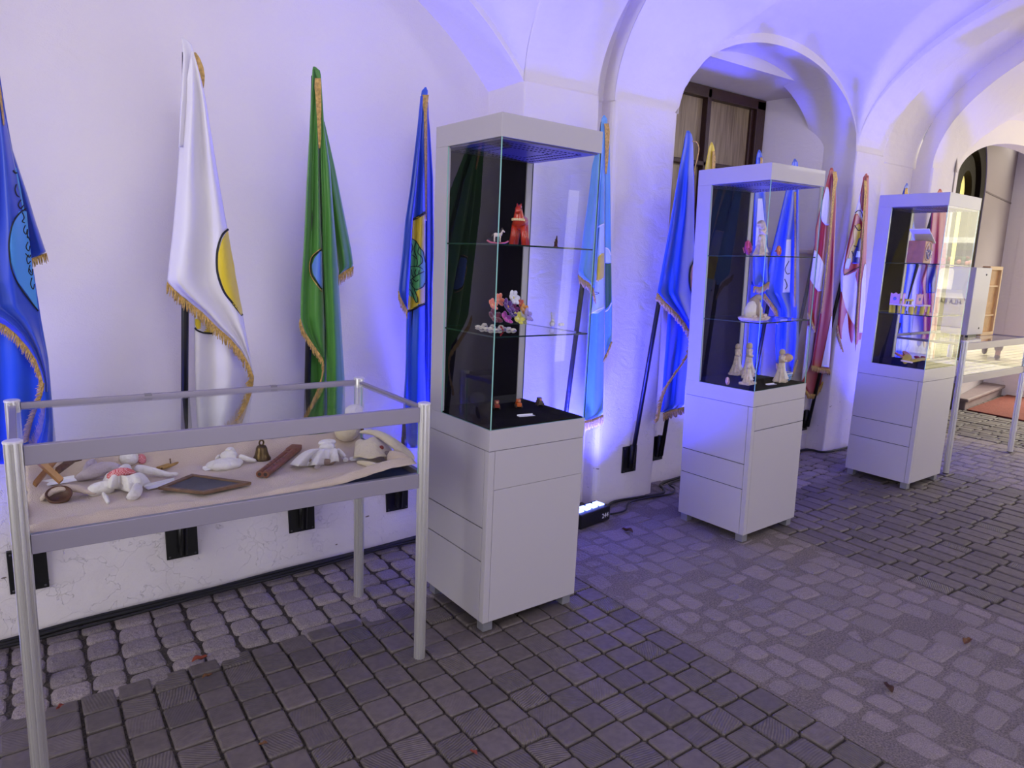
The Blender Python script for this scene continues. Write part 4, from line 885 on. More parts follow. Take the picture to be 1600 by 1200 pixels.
b.tube([(-.040, 0, .150), (-.056, 0, .142), (-.072, 0, .128)], [.012, .013, .009], 10)
for sy in (-1, 1): b.tube([(-.044, sy*.006, .152), (-.042, sy*.008, .164)], [.005, .002], 7)
b.build('body', REDL, t, smooth=True)
b = MB()
for k in range(9):
    a = pi*(.55+.9*k/8)+.0; b.tube([(-.043+.024*cos(a)*1.0-.004, .024*sin(a), .101), (-.0435+.026*cos(a)*1.0-.004, .026*sin(a), .101)], .0050, 10)
b.build('harness', mat('cream_rings', (226, 200, 150), 0.4), t)
b = MB(); b.sphere((.012, 0, .098), (.022, .031, .024)); b.build('saddle', mat('pink_lilac_paint', (176, 112, 140), 0.4), t, smooth=True)
b = MB(); b.sphere((-.060, -0.011, .143), (.003, .003, .003), n=8, k=5); b.sphere((-.060, 0.011, .143), (.003, .003, .003), n=8, k=5); b.build('eye', DKP, t)
o = incab(1, 778, 366, Y=0.17)
t = item(1, 'rocking_horse', 'small white rocking horse on pink rockers, left of the large red horse', 'rocking horse', o.x, 0.17, SH[0], rz=RAD(150))
b = MB(); horse(b, 0.052, 0, Matrix.Translation((0, 0, .010)), ln=.75); b.build('body', mat('cream_paint', (222, 204, 190), 0.5), t, smooth=True)
b = MB()
for sy in (-.009, .009): b.tube([(-.042, sy, .014), (-.03, sy, .007), (0, sy, .0032), (.03, sy, .007), (.042, sy, .014)], .003, 6)
b.tube([(-.018, -.009, .006), (-.018, .009, .006)], .002, 6); b.tube([(.018, -.009, .006), (.018, .009, .006)], .002, 6)
b.build('rockers', PINKL, t)
b = MB(); b.tube([(-.018, 0, .064), (-.012, 0, .05), (-.006, 0, .04)], [.003, .004, .002], 6); b.tube([(.02, 0, .038), (.027, 0, .026)], [.003, .001], 6); b.build('mane', DKP, t)
o = incab(1, 869, 374, Y=0.19)
t = item(1, 'horse_figurine', 'tiny dark brown horse figurine on red base, right on the first cabinet top shelf', 'horse figure', o.x, 0.19, SH[0], rz=RAD(60))
b = MB(); horse(b, .046, 0, Matrix.Translation((0, 0, .006))); b.build('body', WOODD, t, smooth=True)
b = MB(); b.box(-.014, .016, -.009, .009, 0, .006); b.build('base', mat('dark_red_paint', (110, 36, 40), 0.5), t, bevel=.001)
b = MB(); b.box(-.004, .006, -.007, .007, .026, .032); b.build('saddle', WHP, t)
# ---- felt flowers
def petalflower(name, label, P, r, rgb, ctr, npet=5, tilt=(0, 0), cat='flower', i=1, grp='felt flowers heaped on the middle shelf of the first cabinet', seed=0):
    r *= 1.3
    o_ = CT[i] @ Matrix.Translation(P) @ Matrix.Rotation(tilt[0], 4, 'Z') @ Matrix.Rotation(tilt[1], 4, 'X')
    t = thing(name, label, cat, o_, grp); mm = mat('felt_%d_%d_%d' % rgb, rgb, .9, sheen=.6, bump=(200, .5), var=.08, varscale=60)
    for k in range(npet):
        a = 2*pi*k/npet+seed; b = MB()
        T = Matrix.Rotation(a, 4, 'Z') @ Matrix.Rotation(-0.5, 4, 'Y')
        b.sphere(T @ Vector((r*.58, 0, 0)), (r*.48, r*.36, r*.20), 0, 10, 7, T=T.to_3x3().to_4x4()); b.build('petal', mm, t, smooth=True)
    b = MB(); b.sphere((0, 0, r*.12), (r*.22, r*.22, r*.2), n=10, k=7); b.build('flower_centre', mat('felt_c_%d_%d_%d' % ctr, ctr, .8), t, smooth=True)
FLW = [(768, 477, .022, (240, 130, 96), (250, 190, 120), 'small orange felt flower, leftmost at the top of the heap'), (778, 469, .024, (248, 140, 104), (250, 200, 140), 'orange felt flower, beside the white one at the top left'),
       (800, 466, .027, (232, 230, 238), (222, 210, 130), 'white felt flower, topmost of the heap'), (791, 480, .028, (88, 34, 132), (236, 170, 60), 'deep purple felt flower with orange centre, middle of the heap'),
       (771, 497, .030, (112, 34, 62), (240, 232, 236), 'dark maroon felt flower with white centre, left of the heap'), (789, 499, .026, (206, 74, 182), (240, 210, 236), 'magenta felt flower, low in the middle of the heap'),
       (808, 499, .026, (226, 216, 84), (246, 240, 170), 'lemon yellow felt flower, low right of the heap'), (812, 477, .022, (206, 80, 56), (230, 140, 80), 'rust red felt flower, right of the white one'),
       (817, 484, .021, (232, 160, 70), (240, 214, 150), 'amber felt flower, at the right side of the heap'), (822, 494, .026, (170, 150, 214), (90, 50, 140), 'lilac felt flower, lowest at the right of the heap'),
       (803, 484, .020, (130, 40, 110), (200, 120, 180), 'plum felt flower, between the purple and rust ones'), (815, 502, .018, (190, 190, 74), (220, 220, 130), 'small olive yellow felt flower, under the amber one'), (799, 491, .018, (70, 40, 120), (190, 160, 220), 'small violet felt flower, above the lemon one')]
for k, (u, v, r, c, cc, lb) in enumerate(FLW):
    Y = .16+.05*((k*5) % 3)/2+.0; p = incab(1, u, v, Y=Y)
    petalflower('felt_flower', lb+', first cabinet', p, r, c, cc, 5 if k != 2 else 6, (0.35+.2*sin(k*3), 1.05+.2*sin(k)), seed=k)
def doily(i, name, label, pts, z):
    b = MB()
    for k, (u, v) in enumerate(pts):
        p = incab(i, u, v, Z=z+.004); b.sphere((p.x, p.y, z+.005+.003*(k % 2)), (.011, .011, .005), n=9, k=5)
        b.tube([(p.x+.012*cos(a), p.y+.012*sin(a), z+.003+.002*sin(3*a)) for a in [2*pi*j/9 for j in range(10)]], .0022, 5)
    o = b.build(name, mat('ivory_lace', (230, 222, 206), .8, bump=(150, .6)), smooth=True); o.matrix_world = CT[i]; tag(o, label, 'lace doily')
doily(1, 'lace_trim', 'ivory crocheted lace trim lying in front of the felt flowers', [(747, 510), (753, 512), (760, 513), (767, 514), (774, 515), (781, 514), (788, 513), (795, 514), (802, 515), (770, 510), (783, 510), (757, 508)], SH[1])
b = MB(); p = incab(1, 781, 513, Z=SH[1]+.01); b.tube([(p.x-.004, p.y-.012, SH[1]+.012), (p.x, p.y-.006, SH[1]+.02), (p.x+.004, p.y-.01, SH[1]+.012), (p.x-.002, p.y-.018, SH[1]+.010), (p.x+.002, p.y-.022, SH[1]+.003)], .0025, 6)
o = b.build('red_ribbon', mat('red_ribbon', (170, 30, 40), .6), smooth=True); o.matrix_world = CT[1]; tag(o, 'small red ribbon bow tied on the ivory lace trim', 'ribbon')
p = incab(1, 863, 509, Y=.24)
t = item(1, 'rabbit_figurine', 'small white rabbit figurine with one raised speckled ear, right of the felt flowers', 'rabbit figure', p.x, p.y, SH[1], rz=.4)
SPK = mat('speckled_white', (226, 220, 222), .5, var=.35, varscale=180)
b = MB(); b.sphere((0, 0, .014), (.015, .012, .014)); b.sphere((-.006, -.004, .03), (.009, .008, .009)); b.build('body', SPK, t, smooth=True)
b = MB(); b.tube([(-.008, 0, .036), (-.013, 0, .052), (-.016, .0, .066)], [.004, .0065, .003], 8, sq=(1, .5)); b.build('ear', SPK, t, smooth=True)
b = MB(); b.tube([(-.003, 0, .036), (-.004, .002, .048), (-.006, .003, .058)], [.0035, .005, .002], 8, sq=(1, .5)); b.build('ear', SPK, t, smooth=True)
p = incab(1, 877, 510, Y=.22)
t = item(1, 'speckled_egg', 'pale speckled egg lying right of the small white rabbit figurine', 'egg', p.x, p.y, SH[1]); b = MB(); b.sphere((0, 0, .011), (.018, .011, .011)); b.build('shell', SPK, t, smooth=True)
# ---- toy cars on the deck
def car(u, v, rgb, label, rz, kind):
    p = incab(1, u, v, Z=ZE+.003); t = item(1, 'wooden_toy', label, 'toy', p.x, p.y, ZE+.003, rz=rz, group='three small wooden toys on the black deck')
    mm = mat('toy_%d_%d_%d' % rgb, rgb, .35, coat=.4, var=.15, varscale=60)
    b = MB(); b.box(-.020, .020, -.011, .011, .007, .024); b.box(-.004, .016, -.010, .010, .024, .037); b.build('body', mm, t, bevel=.003)
    for sx in (-.012, .012):
        for sy in (-.0125, .0125):
            b = MB(); b.tube([(sx, sy-.0025, .0075), (sx, sy+.0025, .0075)], .0075, 12); b.build('wheel', DKP, t)
    b = MB(); b.sphere((-.013, 0, .030), .0065, n=10, k=7); b.build('driver_head', mat('toy_head', (200, 140, 96), .5), t, smooth=True)
    b = MB(); b.box(.0161, .0172, -.006, .006, .027, .034); b.build('rear_window', DKP, t)
car(776, 639, (140, 44, 32), 'small dark red wooden toy car on the deck, left of the orange one', RAD(60), 0)
car(810, 637, (214, 100, 30), 'small orange wooden toy car, middle of the three on the deck', RAD(65), 1)
car(843, 634, (82, 68, 56), 'small dark brown wooden toy car, right of the orange one', RAD(70), 2)
def card(i, u, v, w_, d_, rz, label, z=ZE+.002):
    p = incab(i, u, v, Z=z); b = MB(); b.box(-w_/2, w_/2, -d_/2, d_/2, 0, .0012); b.box(-w_/2, w_/2, d_/2-.001, d_/2, 0, .006)
    o = b.build('caption_card', CARD); o.matrix_world = CT[i] @ Matrix.Translation((p.x, p.y, z+.0006)) @ Matrix.Rotation(rz, 4, 'Z'); tag(o, label, 'card')
card(1, 822, 650, .075, .022, RAD(-8), 'small white caption card on the black deck of the first cabinet')

# ---- cabinet 2: corn husk figures
def husk_woman(t, h, arms=True, bundle=False, lean=0):
    """figure of folded husk with long skirt, bodice, head with scarf and bent arms"""
    b = MB()
    def skf(p_, q_):
        a_ = 2*pi*p_; r_ = h*(.215-.125*q_-.03*sin(q_*pi))*(1+(.16*(1-q_)+.03)*sin(8*a_)*abs(sin(3*a_+1))); return (r_*cos(a_), r_*sin(a_), h*.56*q_)
    b.grid(skf, 72, 10); b.build('skirt', CERAM, t, smooth=True, solid=h*.012)
    b = MB()
    def apf(p_, q_):
        a_ = -pi/2+(p_-.5)*1.5; r_ = h*(.235-.135*q_-.03*sin(q_*pi)); return (r_*cos(a_), r_*sin(a_), h*(.10+.44*q_))
    b.grid(apf, 12, 8); b.build('apron', mat('bright_husk', (232, 222, 208), .65, bump=(120, .4)), t, smooth=True, solid=h*.012)
    b = MB(); b.tube([(0, 0, h*.53), (lean*h*.02, 0, h*.64), (lean*h*.05, 0, h*.76), (lean*h*.06, 0, h*.80)], [h*.085, h*.10, h*.115, h*.04], 14, sq=(1, .8)); b.build('bodice', CERAM, t, smooth=True)
    b = MB(); cx = lean*h*.07; b.sphere((cx, 0, h*.88), (h*.07, h*.07, h*.08)); b.build('head', CERAM, t, smooth=True)
    b = MB(); b.lathe((cx, h*.008, h*.865), [(h*.085, -h*.06), (h*.09, 0), (h*.075, h*.06), (h*.03, h*.10), (.0005, h*.092)], 14); b.build('scarf', mat('brown_husk', (206, 184, 150), .7, var=.15, varscale=70), t, smooth=True)
    if arms:
        for sx in (-1, 1):
            b = MB()
            if bundle: b.tube([(sx*h*.07+cx, 0, h*.75), (sx*h*.15+cx, -h*.03, h*.70), (sx*h*.10+cx, -h*.10, h*.62), (cx, -h*.13, h*.62)], [h*.045, h*.05, h*.04, h*.03], 9)
            else: b.tube([(sx*h*.07+cx, 0, h*.75), (sx*h*.13+cx, -h*.02, h*.62), (sx*h*.07+cx, -h*.10, h*.56)], [h*.045, h*.048, h*.03], 9)
            b.build('arm', CERAM, t, smooth=True)
p = incab(2, 1188, 394, Y=.17)
t = item(2, 'husk_figure', 'slim corn husk woman carrying a bundle on her shoulder, on the top shelf', 'figurine', p.x, .17, SH[0], rz=.3)
husk_woman(t, .135, bundle=True, lean=.4)
b = MB(); b.tube([(-.034, -.004, .118), (-.012, -.006, .108), (.01, -.004, .098), (.026, 0, .086)], [.016, .012, .011, .006], 12); b.build('bundle', CERAM, t, smooth=True)
b = MB(); b.box(-.026, .03, -.022, .022, -.0, .006); b.build('base', CERAM, t, bevel=.002)
def rose(i, u, v, r, rgb, label, stem=None, Y=.13, zc=None):
    r *= 1.35
    p = incab(i, u, v, Y=Y); t = thing('carved_rose', label, 'rose', CT[i] @ Matrix.Translation((p.x, p.y, (zc if zc else SH[0]+r+.001))) @ Matrix.Rotation(.45, 4, 'Z') @ Matrix.Rotation(pi/2-.12, 4, 'X'), 'carved roses around the husk figures')
    mm = mat('rose_%d_%d_%d' % rgb, rgb, .55, var=.25, varscale=120); md = mat('roseedge_%d_%d_%d' % rgb, tuple(min(255, int(c*1.1+36)) for c in rgb), .55)
    b = MB(); b.lathe((0, 0, 0), [(r*.3, -r*.5), (r*.8, -r*.35), (r*.98, -r*.05), (r*.9, r*.05)], 20); b.build('cup', mm, t, smooth=True)
    for k in range(9):
        a = k*2.4; q = r*(.92-.095*k); b = MB()
        P = [(q*cos(a+s_*.22)*(1+.03*s_), q*sin(a+s_*.22), r*.08+k*r*.028) for s_ in range(-4, 5)]
        b.tube(P, [r*.03]+[r*.055]*7+[r*.03], 6, sq=(1.9, .7)); b.build('petal', md if k % 2 else mm, t, smooth=True)
    b = MB(); b.sphere((0, 0, r*.18), r*.16, n=9, k=6); b.build('bud', mm, t)
    if stem:
        b = MB(); b.tube([(0, 0, -r*.4), (stem[0]*.5, 0, -r*.6), (stem[0], stem[1], -r*.4)], [r*.14, r*.1, r*.07], 7); b.build('stem', mat('stem_%s' % stem[2], (170, 84, 110) if stem[2] == 'p' else (166, 92, 60), .7), t)
rose(2, 1170, 386, .030, (178, 48, 104), 'magenta pink carved rose left of the slim husk woman on the top shelf', (-.04, -.026, 'p'))
rose(2, 1218, 389, .022, (232, 132, 74), 'orange carved rose right of the slim husk woman on the top shelf', (-.055, -.004, 'o'))
p = incab(2, 1178, 500, Z=SH[1]+.002)
t = item(2, 'nativity_group', 'cream group of two seated husk figures on an oval tray, middle shelf', 'figurine group', p.x, p.y, SH[1], rz=.2)
b = MB(); b.lathe((0, 0, 0), [(.070, .001), (.080, .004), (.086, .012), (.078, .014), (.01, .014)], 26, T=Matrix.Diagonal((1, .62, 1, 1))); b.build('tray', CERAM, t, smooth=False)
b = MB(); b.tube([(-.04, 0, .014), (-.042, 0, .04), (-.036, -.004, .062), (-.030, -.006, .072)], [.022, .022, .017, .006], 12); b.build('seated_figure', mat('bright_husk', (232, 222, 208), .65, bump=(120, .4)), t, smooth=True)
b = MB(); b.tube([(-.002, .006, .014), (-.002, .006, .05), (.006, .004, .078), (.012, 0, .092)], [.024, .022, .018, .006], 12); b.sphere((.008, -.006, .085), .014); b.build('hooded_figure', mat('shaded_husk', (168, 150, 132), .7, bump=(120, .4)), t, smooth=True)
b = MB(); b.tube([(.032, 0, .014), (.034, 0, .045), (.036, 0, .07)], [.020, .015, .004], 12); b.build('kneeling_figure', CERAM, t, smooth=True)
for k, (x, y) in enumerate(((-.05, -.025), (-.02, -.034), (.01, -.036), (.05, -.022), (.064, -.008))):
    b = MB(); b.sphere((x, y, .018), (.011, .008, .006), n=9, k=6); b.build('offering', CERAM, t, smooth=True)
# deck figures
p = incab(2, 1150, 598, Z=ZE+.003)
for (u, v, h, rz, lb) in ((1150, 583, .125, .2, 'corn husk woman in a long skirt, leftmost on the deck of the middle cabinet'), (1168, 588, .140, .5, 'tallest corn husk woman in a pointed scarf, second on the deck of the middle cabinet'), (1168, 598, .095, .1, 'short corn husk girl in front of the tallest husk woman')):
    p = incab(2, u, v, Z=ZE+.012); t = item(2, 'husk_figure', lb, 'figurine', p.x, p.y, ZE+.0165, rz=rz, group='husk figures on the deck of the middle cabinet'); husk_woman(t, h, lean=.2)
    b = MB(); b.box(-.030, .03, -.022, .022, -.0095, 0.0); b.build('base', CERAM, t, bevel=.002)
p = incab(2, 1219, 596, Z=ZE+.003)
t = item(2, 'husk_figure', 'stout corn husk woman hugging a round bundle, right on the deck of the middle cabinet', 'figurine', p.x, p.y, ZE+.003, rz=.3)
husk_woman(t, .135, bundle=True)
b = MB()
for k in range(4): b.sphere((.012+.014*k, -.014, .092+.005*sin(k*2)), (.015, .014, .014))
b.build('bundle', mat('tan_husk', (206, 168, 136), .65, bump=(120, .4)), t, smooth=True)
rose(2, 1138, 585, .018, (214, 166, 170), 'pale pink carved rose at the left foot of the husk women on the deck', zc=ZE+.022, Y=.19)
p = incab(2, 1234, 589, Y=.10); p.x = min(p.x, .43)
t = item(2, 'wire_basket', 'small blue and white basket right of the stout husk woman', 'basket', p.x, p.y, ZE+.003)
b = MB(); b.lathe((0, 0, 0), [(.018, 0), (.024, .004), (.030, .03), (.028, .03), (.02, .004)], 18); b.build('bowl', mat('blue_white_weave', (120, 160, 230), .6, var=.6, varscale=150), t)
b = MB(); b.tube([(.029*cos(a), .029*sin(a), .031) for a in [2*pi*j/18 for j in range(19)]], .0025, 6); b.build('rim', WHP, t)
card(2, 1205, 601, .07, .020, RAD(-6), 'white caption card on the black deck of the middle cabinet')

# ---- cabinet 3: gingerbread pieces
GING = mat('glazed_gingerbread', (178, 116, 96), .4, var=.15, varscale=50); ICE = mat('pink_white_icing', (236, 214, 222), .5); YELP = mat('yellow_icing', (226, 206, 60), .5, var=.1); ICEB = mat('blue_icing', (110, 120, 190), .5)
def ornament(par, x, y, z, w_, h_, name='icing'):
    b = MB(); b.tube([(x+w_*cos(a), y, z+h_*sin(a)*(1 if sin(a) > 0 else 1)) for a in [2*pi*j/16 for j in range(17)]], .0012, 5)
    for k in range(5): b.sphere((x+(k-2)*w_*.35, y, z+.2*h_*sin(k*2.3)), .0026, n=7, k=5)
    b.tube([(x, y, z-h_*.8), (x-w_*.3, y, z), (x, y, z+h_*.6), (x+w_*.3, y, z), (x, y, z-h_*.8)], .001, 5); b.build(name, ICE, par)
p = incab(3, 1443, 408, Y=.14)
t = item(3, 'gingerbread_block', 'gingerbread box with heart icing and an open lid, on the top shelf of farthest cabinet', 'gingerbread', p.x, .14, SH[0], rz=.05)
b = MB(); b.box(-.035, .035, -.012, .05, 0, .085); b.build('body', GING, t, bevel=.003)
ornament(t, 0, -.0135, .045, .026, .034)
b = MB(); b.tube([(0, -.014, .018), (-.018, -.014, .04), (-.010, -.014, .052), (0, -.014, .044), (.010, -.014, .052), (.018, -.014, .04), (0, -.014, .018)], .0018, 6); b.build('heart_icing', ICEB, t)
b = MB(); b.box(-.05, .045, -.004, .003, 0, .004, T=Matrix.Translation((0, .0, .10)) @ Matrix.Rotation(.6, 4, 'Y') @ Matrix.Scale(1, 4)); b.box(-.045, .05, -.02, .05, -.002, .002, T=Matrix.Translation((-.004, 0, .105)) @ Matrix.Rotation(.55, 4, 'Y')); b.build('lid', mat('white_lid', (236, 230, 226), .5), t, bevel=.001)
p = incab(3, 1459, 408, Y=.10)
t = item(3, 'gingerbread_house', 'little white iced gingerbread house right of the iced box, top shelf of farthest cabinet', 'gingerbread', p.x, .16, SH[0])
b = MB(); b.box(-.024, .024, -.015, .015, 0, .05); b.build('wall', mat('white_icing_wall', (226, 210, 218), .5), t, bevel=.002)
b = MB(); b.prism([(-.028, .05), (.028, .05), (0, .072)], -.018, .018, T=Matrix.Rotation(pi/2, 4, 'X')); b.build('roof', GING, t)
for k in range(3):
    b = MB(); b.box(-.018+.014*k, -.010+.014*k, -.0165, -.0148, .022, .036); b.build('window', ENAV, t)
def gchair(u, v, rz, label):
    p = incab(3, u, v, Z=SH[1]+.002); t = item(3, 'gingerbread_chair', label, 'toy chair', p.x, p.y, SH[1], rz=rz, group='iced gingerbread chairs on the middle shelf')
    for x in (-.020, .014):
        for y in (-.016, .014):
            b = MB(); b.tube([(x, y, 0), (x+.002, y, .030)], [.005, .0042], 8); b.build('leg', YELP, t)
    b = MB(); b.box(-.026, .020, -.020, .018, .030, .036); b.build('seat', ICE, t, bevel=.002)
    b = MB(); b.prism([(-.020, .036), (.018, .036), (.018, .078), (.008, .074), (-.001, .080), (-.010, .074), (-.020, .078)], -.020, -.015, T=Matrix.Rotation(pi/2, 4, 'X') @ Matrix.Translation((0, 0, 0))); bk = b.build('backrest', mat('pink_icing', (224, 170, 190), .5), t, bevel=.001)
    b = MB(); b.sphere((-.001, .0155, .056), (.007, .002, .007)); b.sphere((-.001, .0205, .056), (.007, .002, .007)); b.build('rosette', ICEB, t)
gchair(1399, 488, RAD(88), 'iced gingerbread chair seen from the side, leftmost on the middle shelf')
gchair(1417, 490, RAD(20), 'iced gingerbread chair with rosette back, second from left on the middle shelf')
gchair(1440, 490, RAD(-10), 'iced gingerbread chair with rosette back, nearest the glass corner')
p = incab(3, 1427, 489, Z=SH[1]+.002)
t = item(3, 'gingerbread_table', 'small yellow iced gingerbread table between the little chairs', 'toy table', p.x+.03, p.y+.10, SH[1])
b = MB(); b.box(-.035, .035, -.03, .03, .045, .053); b.build('table_top', YELP, t, bevel=.002)
for x in (-.026, .026):
    for y in (-.022, .022):
        b = MB(); b.tube([(x, y, 0), (x, y, .045)], .005, 8); b.build('leg', YELP, t)
# corn husks on deck
HUSK = mat('yellow_corn_leaf', (206, 182, 72), .6, var=.15, varscale=40); 
p = incab(3, 1421, 568, Z=ZE+.004)
t = item(3, 'painted_bird_group', 'heap of yellow and brown leaf shaped gingerbreads on the deck of farthest cabinet', 'gingerbread', p.x, p.y, ZE+.003)
for k, (x, y, z, a, ti, L, mm) in enumerate(((-.03, .0, .02, .3, .5, .09, HUSK), (.0, -.02, .016, -.5, .35, .085, HUSK), (.02, .02, .03, .9, .6, .07, GING), (.05, -.01, .014, -1.2, .3, .08, HUSK), (-.01, .03, .026, 1.6, .7, .06, GING), (.04, .04, .02, .1, -.5, .07, mat('red_gingerbread', (160, 70, 60), .5)), (-.06, -.015, .014, 2.2, .2, .045, ICE))):
    b = MB(); T = Matrix.Translation((x, y, z)) @ Matrix.Rotation(a, 4, 'Z') @ Matrix.Rotation(-ti*.6, 4, 'Y')
    b.prism([(L*.5*cos(q)*1.0, L*.17*sin(q)*(1+.3*cos(q))) for q in [2*pi*j/18 for j in range(18)]], -.003, .003, T=T); b.build('leaf_biscuit', mm, t, bevel=.0012)

# ================================================================ LOW TABLE CASES
TW, TD, TH = 1.1925, 0.5748, 1.0
def low_case(M, label):
    t = thing('table_display_case', label, 'display case', M, 'low aluminium table display cases')
    r = .0215
    for k, (x, y) in enumerate(((0, 0), (TW, 0), (TW, TD), (0, TD))):
        b = MB(); n = 96
        P = []
        prof = []
        for j in range(n):
            a = 2*pi*j/n; g = (j % 8); rr = r*(0.86 if g in (0,) else (1.0 if g in (2, 3, 4, 5, 6) else .93)); prof.append((rr*cos(a)+x, rr*sin(a)+y))
        b.prism(prof, 0.006, TH-.006); leg = b.build('leg', ALU, t)
        b = MB(); b.lathe((x, y, 0), [(r*1.06, TH-.006), (r*1.06, TH-.001), (r*.9, TH+.001)], 24); b.build('cap', mat('pale_cap', (225, 222, 230), .35, metal=.4), leg, smooth=False)
        b = MB(); b.lathe((x, y, 0), [(r*.9, 0), (r*.9, .006)], 20); b.build('foot_pad', BLACKM, leg)
    rails = [('top_rail', r, TW-r, -.010, .010, .932, .985), ('lower_rail', r, TW-r, -.010, .010, .688, .742), ('top_rail', r, TW-r, TD-.009, TD+.009, .966, .990), ('lower_rail', r, TW-r, TD-.009, TD+.009, .688, .742),
             ('top_rail', -.009, .009, r, TD-r, .968, .985), ('top_rail', TW-.009, TW+.009, r, TD-r, .968, .985), ('lower_rail', -.009, .009, r, TD-r, .688, .742), ('lower_rail', TW-.009, TW+.009, r, TD-r, .688, .742)]
    for nm, *bx in rails:
        b = MB(); b.box(*bx); b.build(nm, ALU_RAIL, t, bevel=.0015)
    for x in (TW*.33, TW*.70):
        b = MB(); b.box(x-.012, x+.012, TD-.012, TD+.012, .984, .991); b.build('clip', mat('steel_clip', (120, 116, 126), .3, metal=.9), t, bevel=.001)
    pane('top_glass', .010, TW-.010, .010, TD-.010, .974, .980, t, edge=GLASS)
    pane('glass_pane', r, TW-r, -.003, .002, .742, .932, t)
    pane('glass_pane', r, TW-r, TD-.002, TD+.003, .742, .968, t)
    pane('glass_pane', -.002, .003, r, TD-r, .742, .968, t); pane('glass_pane', TW-.003, TW+.002, r, TD-r, .742, .968, t)
    b = MB(); b.box(.010, TW-.010, .010, TD-.010, .700, .722); b.build('shelf_board', mat('blue_board', (38, 66, 128), .6), t)
    return t
TM = Matrix.Translation((-0.0456, 2.1494, 0.0)) @ Matrix.Rotation(0.0118, 4, 'Y') @ Matrix.Translation((0, 0, -.004))
low_case(TM, 'low glass table display case with rag dolls on linen, at the left front')
T2 = Matrix.Translation((5.625, 2.205, 0.0))
low_case(T2, 'low glass table display case beyond the farthest tall cabinet, at the right edge')
ZC = .7235
def ont(u, v, z=ZC+.02):
    M = TM.inverted(); o = M @ CO; d = M.to_3x3() @ ray(u, v); k = (z-o.z)/d.z; return o+d*k
# linen
def linen_z(x, y):
    z = ZC+.005+.009*abs(noise.noise(Vector((x*6, y*11, 0))))+.004*noise.noise(Vector((x*22, y*14, 2)))
    z += .085*smooth01(TD-.10, TD-.02, y)*(.75+.2*sin(x*5))
    z += (.020+.008*sin(x*9))*math.exp(-((y-.045-.012*sin(x*6))/.022)**2)+.010*math.exp(-((y-.095-.02*sin(x*7+1))/.016)**2)*abs(sin(x*5))
    z += .045*smooth01(.85, 1.12, x)*smooth01(.18, .03, y)
    z += .05*smooth01(.14, .02, x)*smooth01(.2, .5, y)
    return max(z, ZC+.001)
b = MB()
def lfn(p, q):
    x = .020+(TW-.040)*p; y = .012+(TD-.022)*q
    return (x+.004*noise.noise(Vector((y*30, 3, 1))), y, linen_z(x, y))
b.grid(lfn, 110, 60)
o = b.build('linen_cloth', LINEN, smooth=True, solid=.0015); o.matrix_world = TM; tag(o, 'crumpled beige linen cloth lining the low case under the dolls', 'cloth')
def titem(name, label, cat, u=None, v=None, rz=0, group=None, xy=None, dz=0):
    if xy is None: p = ont(u, v); x, y = p.x, p.y
    else: x, y = xy
    return thing(name, label, cat, TM @ Matrix.Translation((x, y, linen_z(x, y)+.001+dz)) @ Matrix.Rotation(rz, 4, 'Z'), group)
def limb(t, name, P, R, m, sq=(1, .8)): b = MB(); b.tube(P, R, 12, sq=sq); return b.build(name, m, t, smooth=True, sub=1)
def skirt(t, name, c, r, h, m, rz=0, nr=7, tilt=0, amp=.16):
    """flaring gathered cloth, laid on its side"""
    b = MB(); T = Matrix.Translation(c) @ Matrix.Rotation(rz, 4, 'Z') @ Matrix.Rotation(tilt, 4, 'Y')
    def fn(p, q):
        a = 2*pi*p; rr = (r*.28+r*.72*q)*(1+amp*q*sin(nr*a)+.06*q*sin(3*a+1)); return T @ Vector((rr*cos(a), rr*sin(a), -h*q))
    def fl_(p, q):
        v = fn(p, q); return (v.x, v.y, max(v.z, -c[2]*0+.003-.0))
    b.grid(fl_, 72, 10); return b.build(name, m, t, smooth=True, solid=.002)
# doll 1: white rag doll with red checked scarf and apron, lying head to the rear
REDCH = mat('red_white_check', (206, 92, 92), .9)
nt = REDCH.node_tree; ck = nt.nodes.new('ShaderNodeTexChecker'); ck.inputs['Scale'].default_value = 260; ck.inputs[1].default_value = lin((196, 66, 72)); ck.inputs[2].default_value = lin((228, 176, 178)); tcx = nt.nodes.new('ShaderNodeTexCoord'); nt.links.new(tcx.outputs['Object'], ck.inputs['Vector']); nt.links.new(ck.outputs[0], nt.nodes['Principled BSDF'].inputs['Base Color'])
p = ont(196, 752); t = titem('rag_doll', 'white rag doll with red checked headscarf and apron, lying at left of the low case', 'rag doll', xy=(p.x, p.y))
def w2(u, v, z=.03):
    q = ont(u, v, ZC+z); return Vector((q.x-p.x, q.y-p.y, z-(linen_z(p.x, p.y)-ZC)))
def cushion(t, name, c, r, m, folds=6, amp=.08, T=None):
    b = MB(); b.sphere((0, 0, 0), r, n=36, k=18); V = []
    for q in b.v:
        q = Vector(q); a = math.atan2(q.y, q.x); f = 1+amp*sin(folds*a)*max(0, 1-abs(q.z)/(r[2] if isinstance(r, (list, tuple)) else r))+.05*noise.noise(q*60); q = q*f
        if T is not None: q = T @ q
        V.append(q+Vector(c))
    b.v = V; return b.build(name, m, t, smooth=True)
cushion(t, 'head', w2(202, 716, .055), (.030, .030, .026), WHITEC, 12, .03)
limb(t, 'headscarf', [w2(215, 712, .062), w2(222, 716, .05), w2(224, 726, .03)], [.012, .018, .010], REDCH)
limb(t, 'torso', [w2(200, 730, .05), w2(193, 742, .045), w2(188, 752, .04)], [.018, .034, .032], WHITEC)
limb(t, 'arm', [w2(208, 732, .045), w2(230, 735, .035), w2(255, 741, .02), w2(272, 743, .016)], [.017, .016, .012, .006], WHITEC)
limb(t, 'hand', [w2(263, 741, .018), w2(272, 742, .017), w2(279, 741, .017)], [.006, .009, .006], WHITEC)
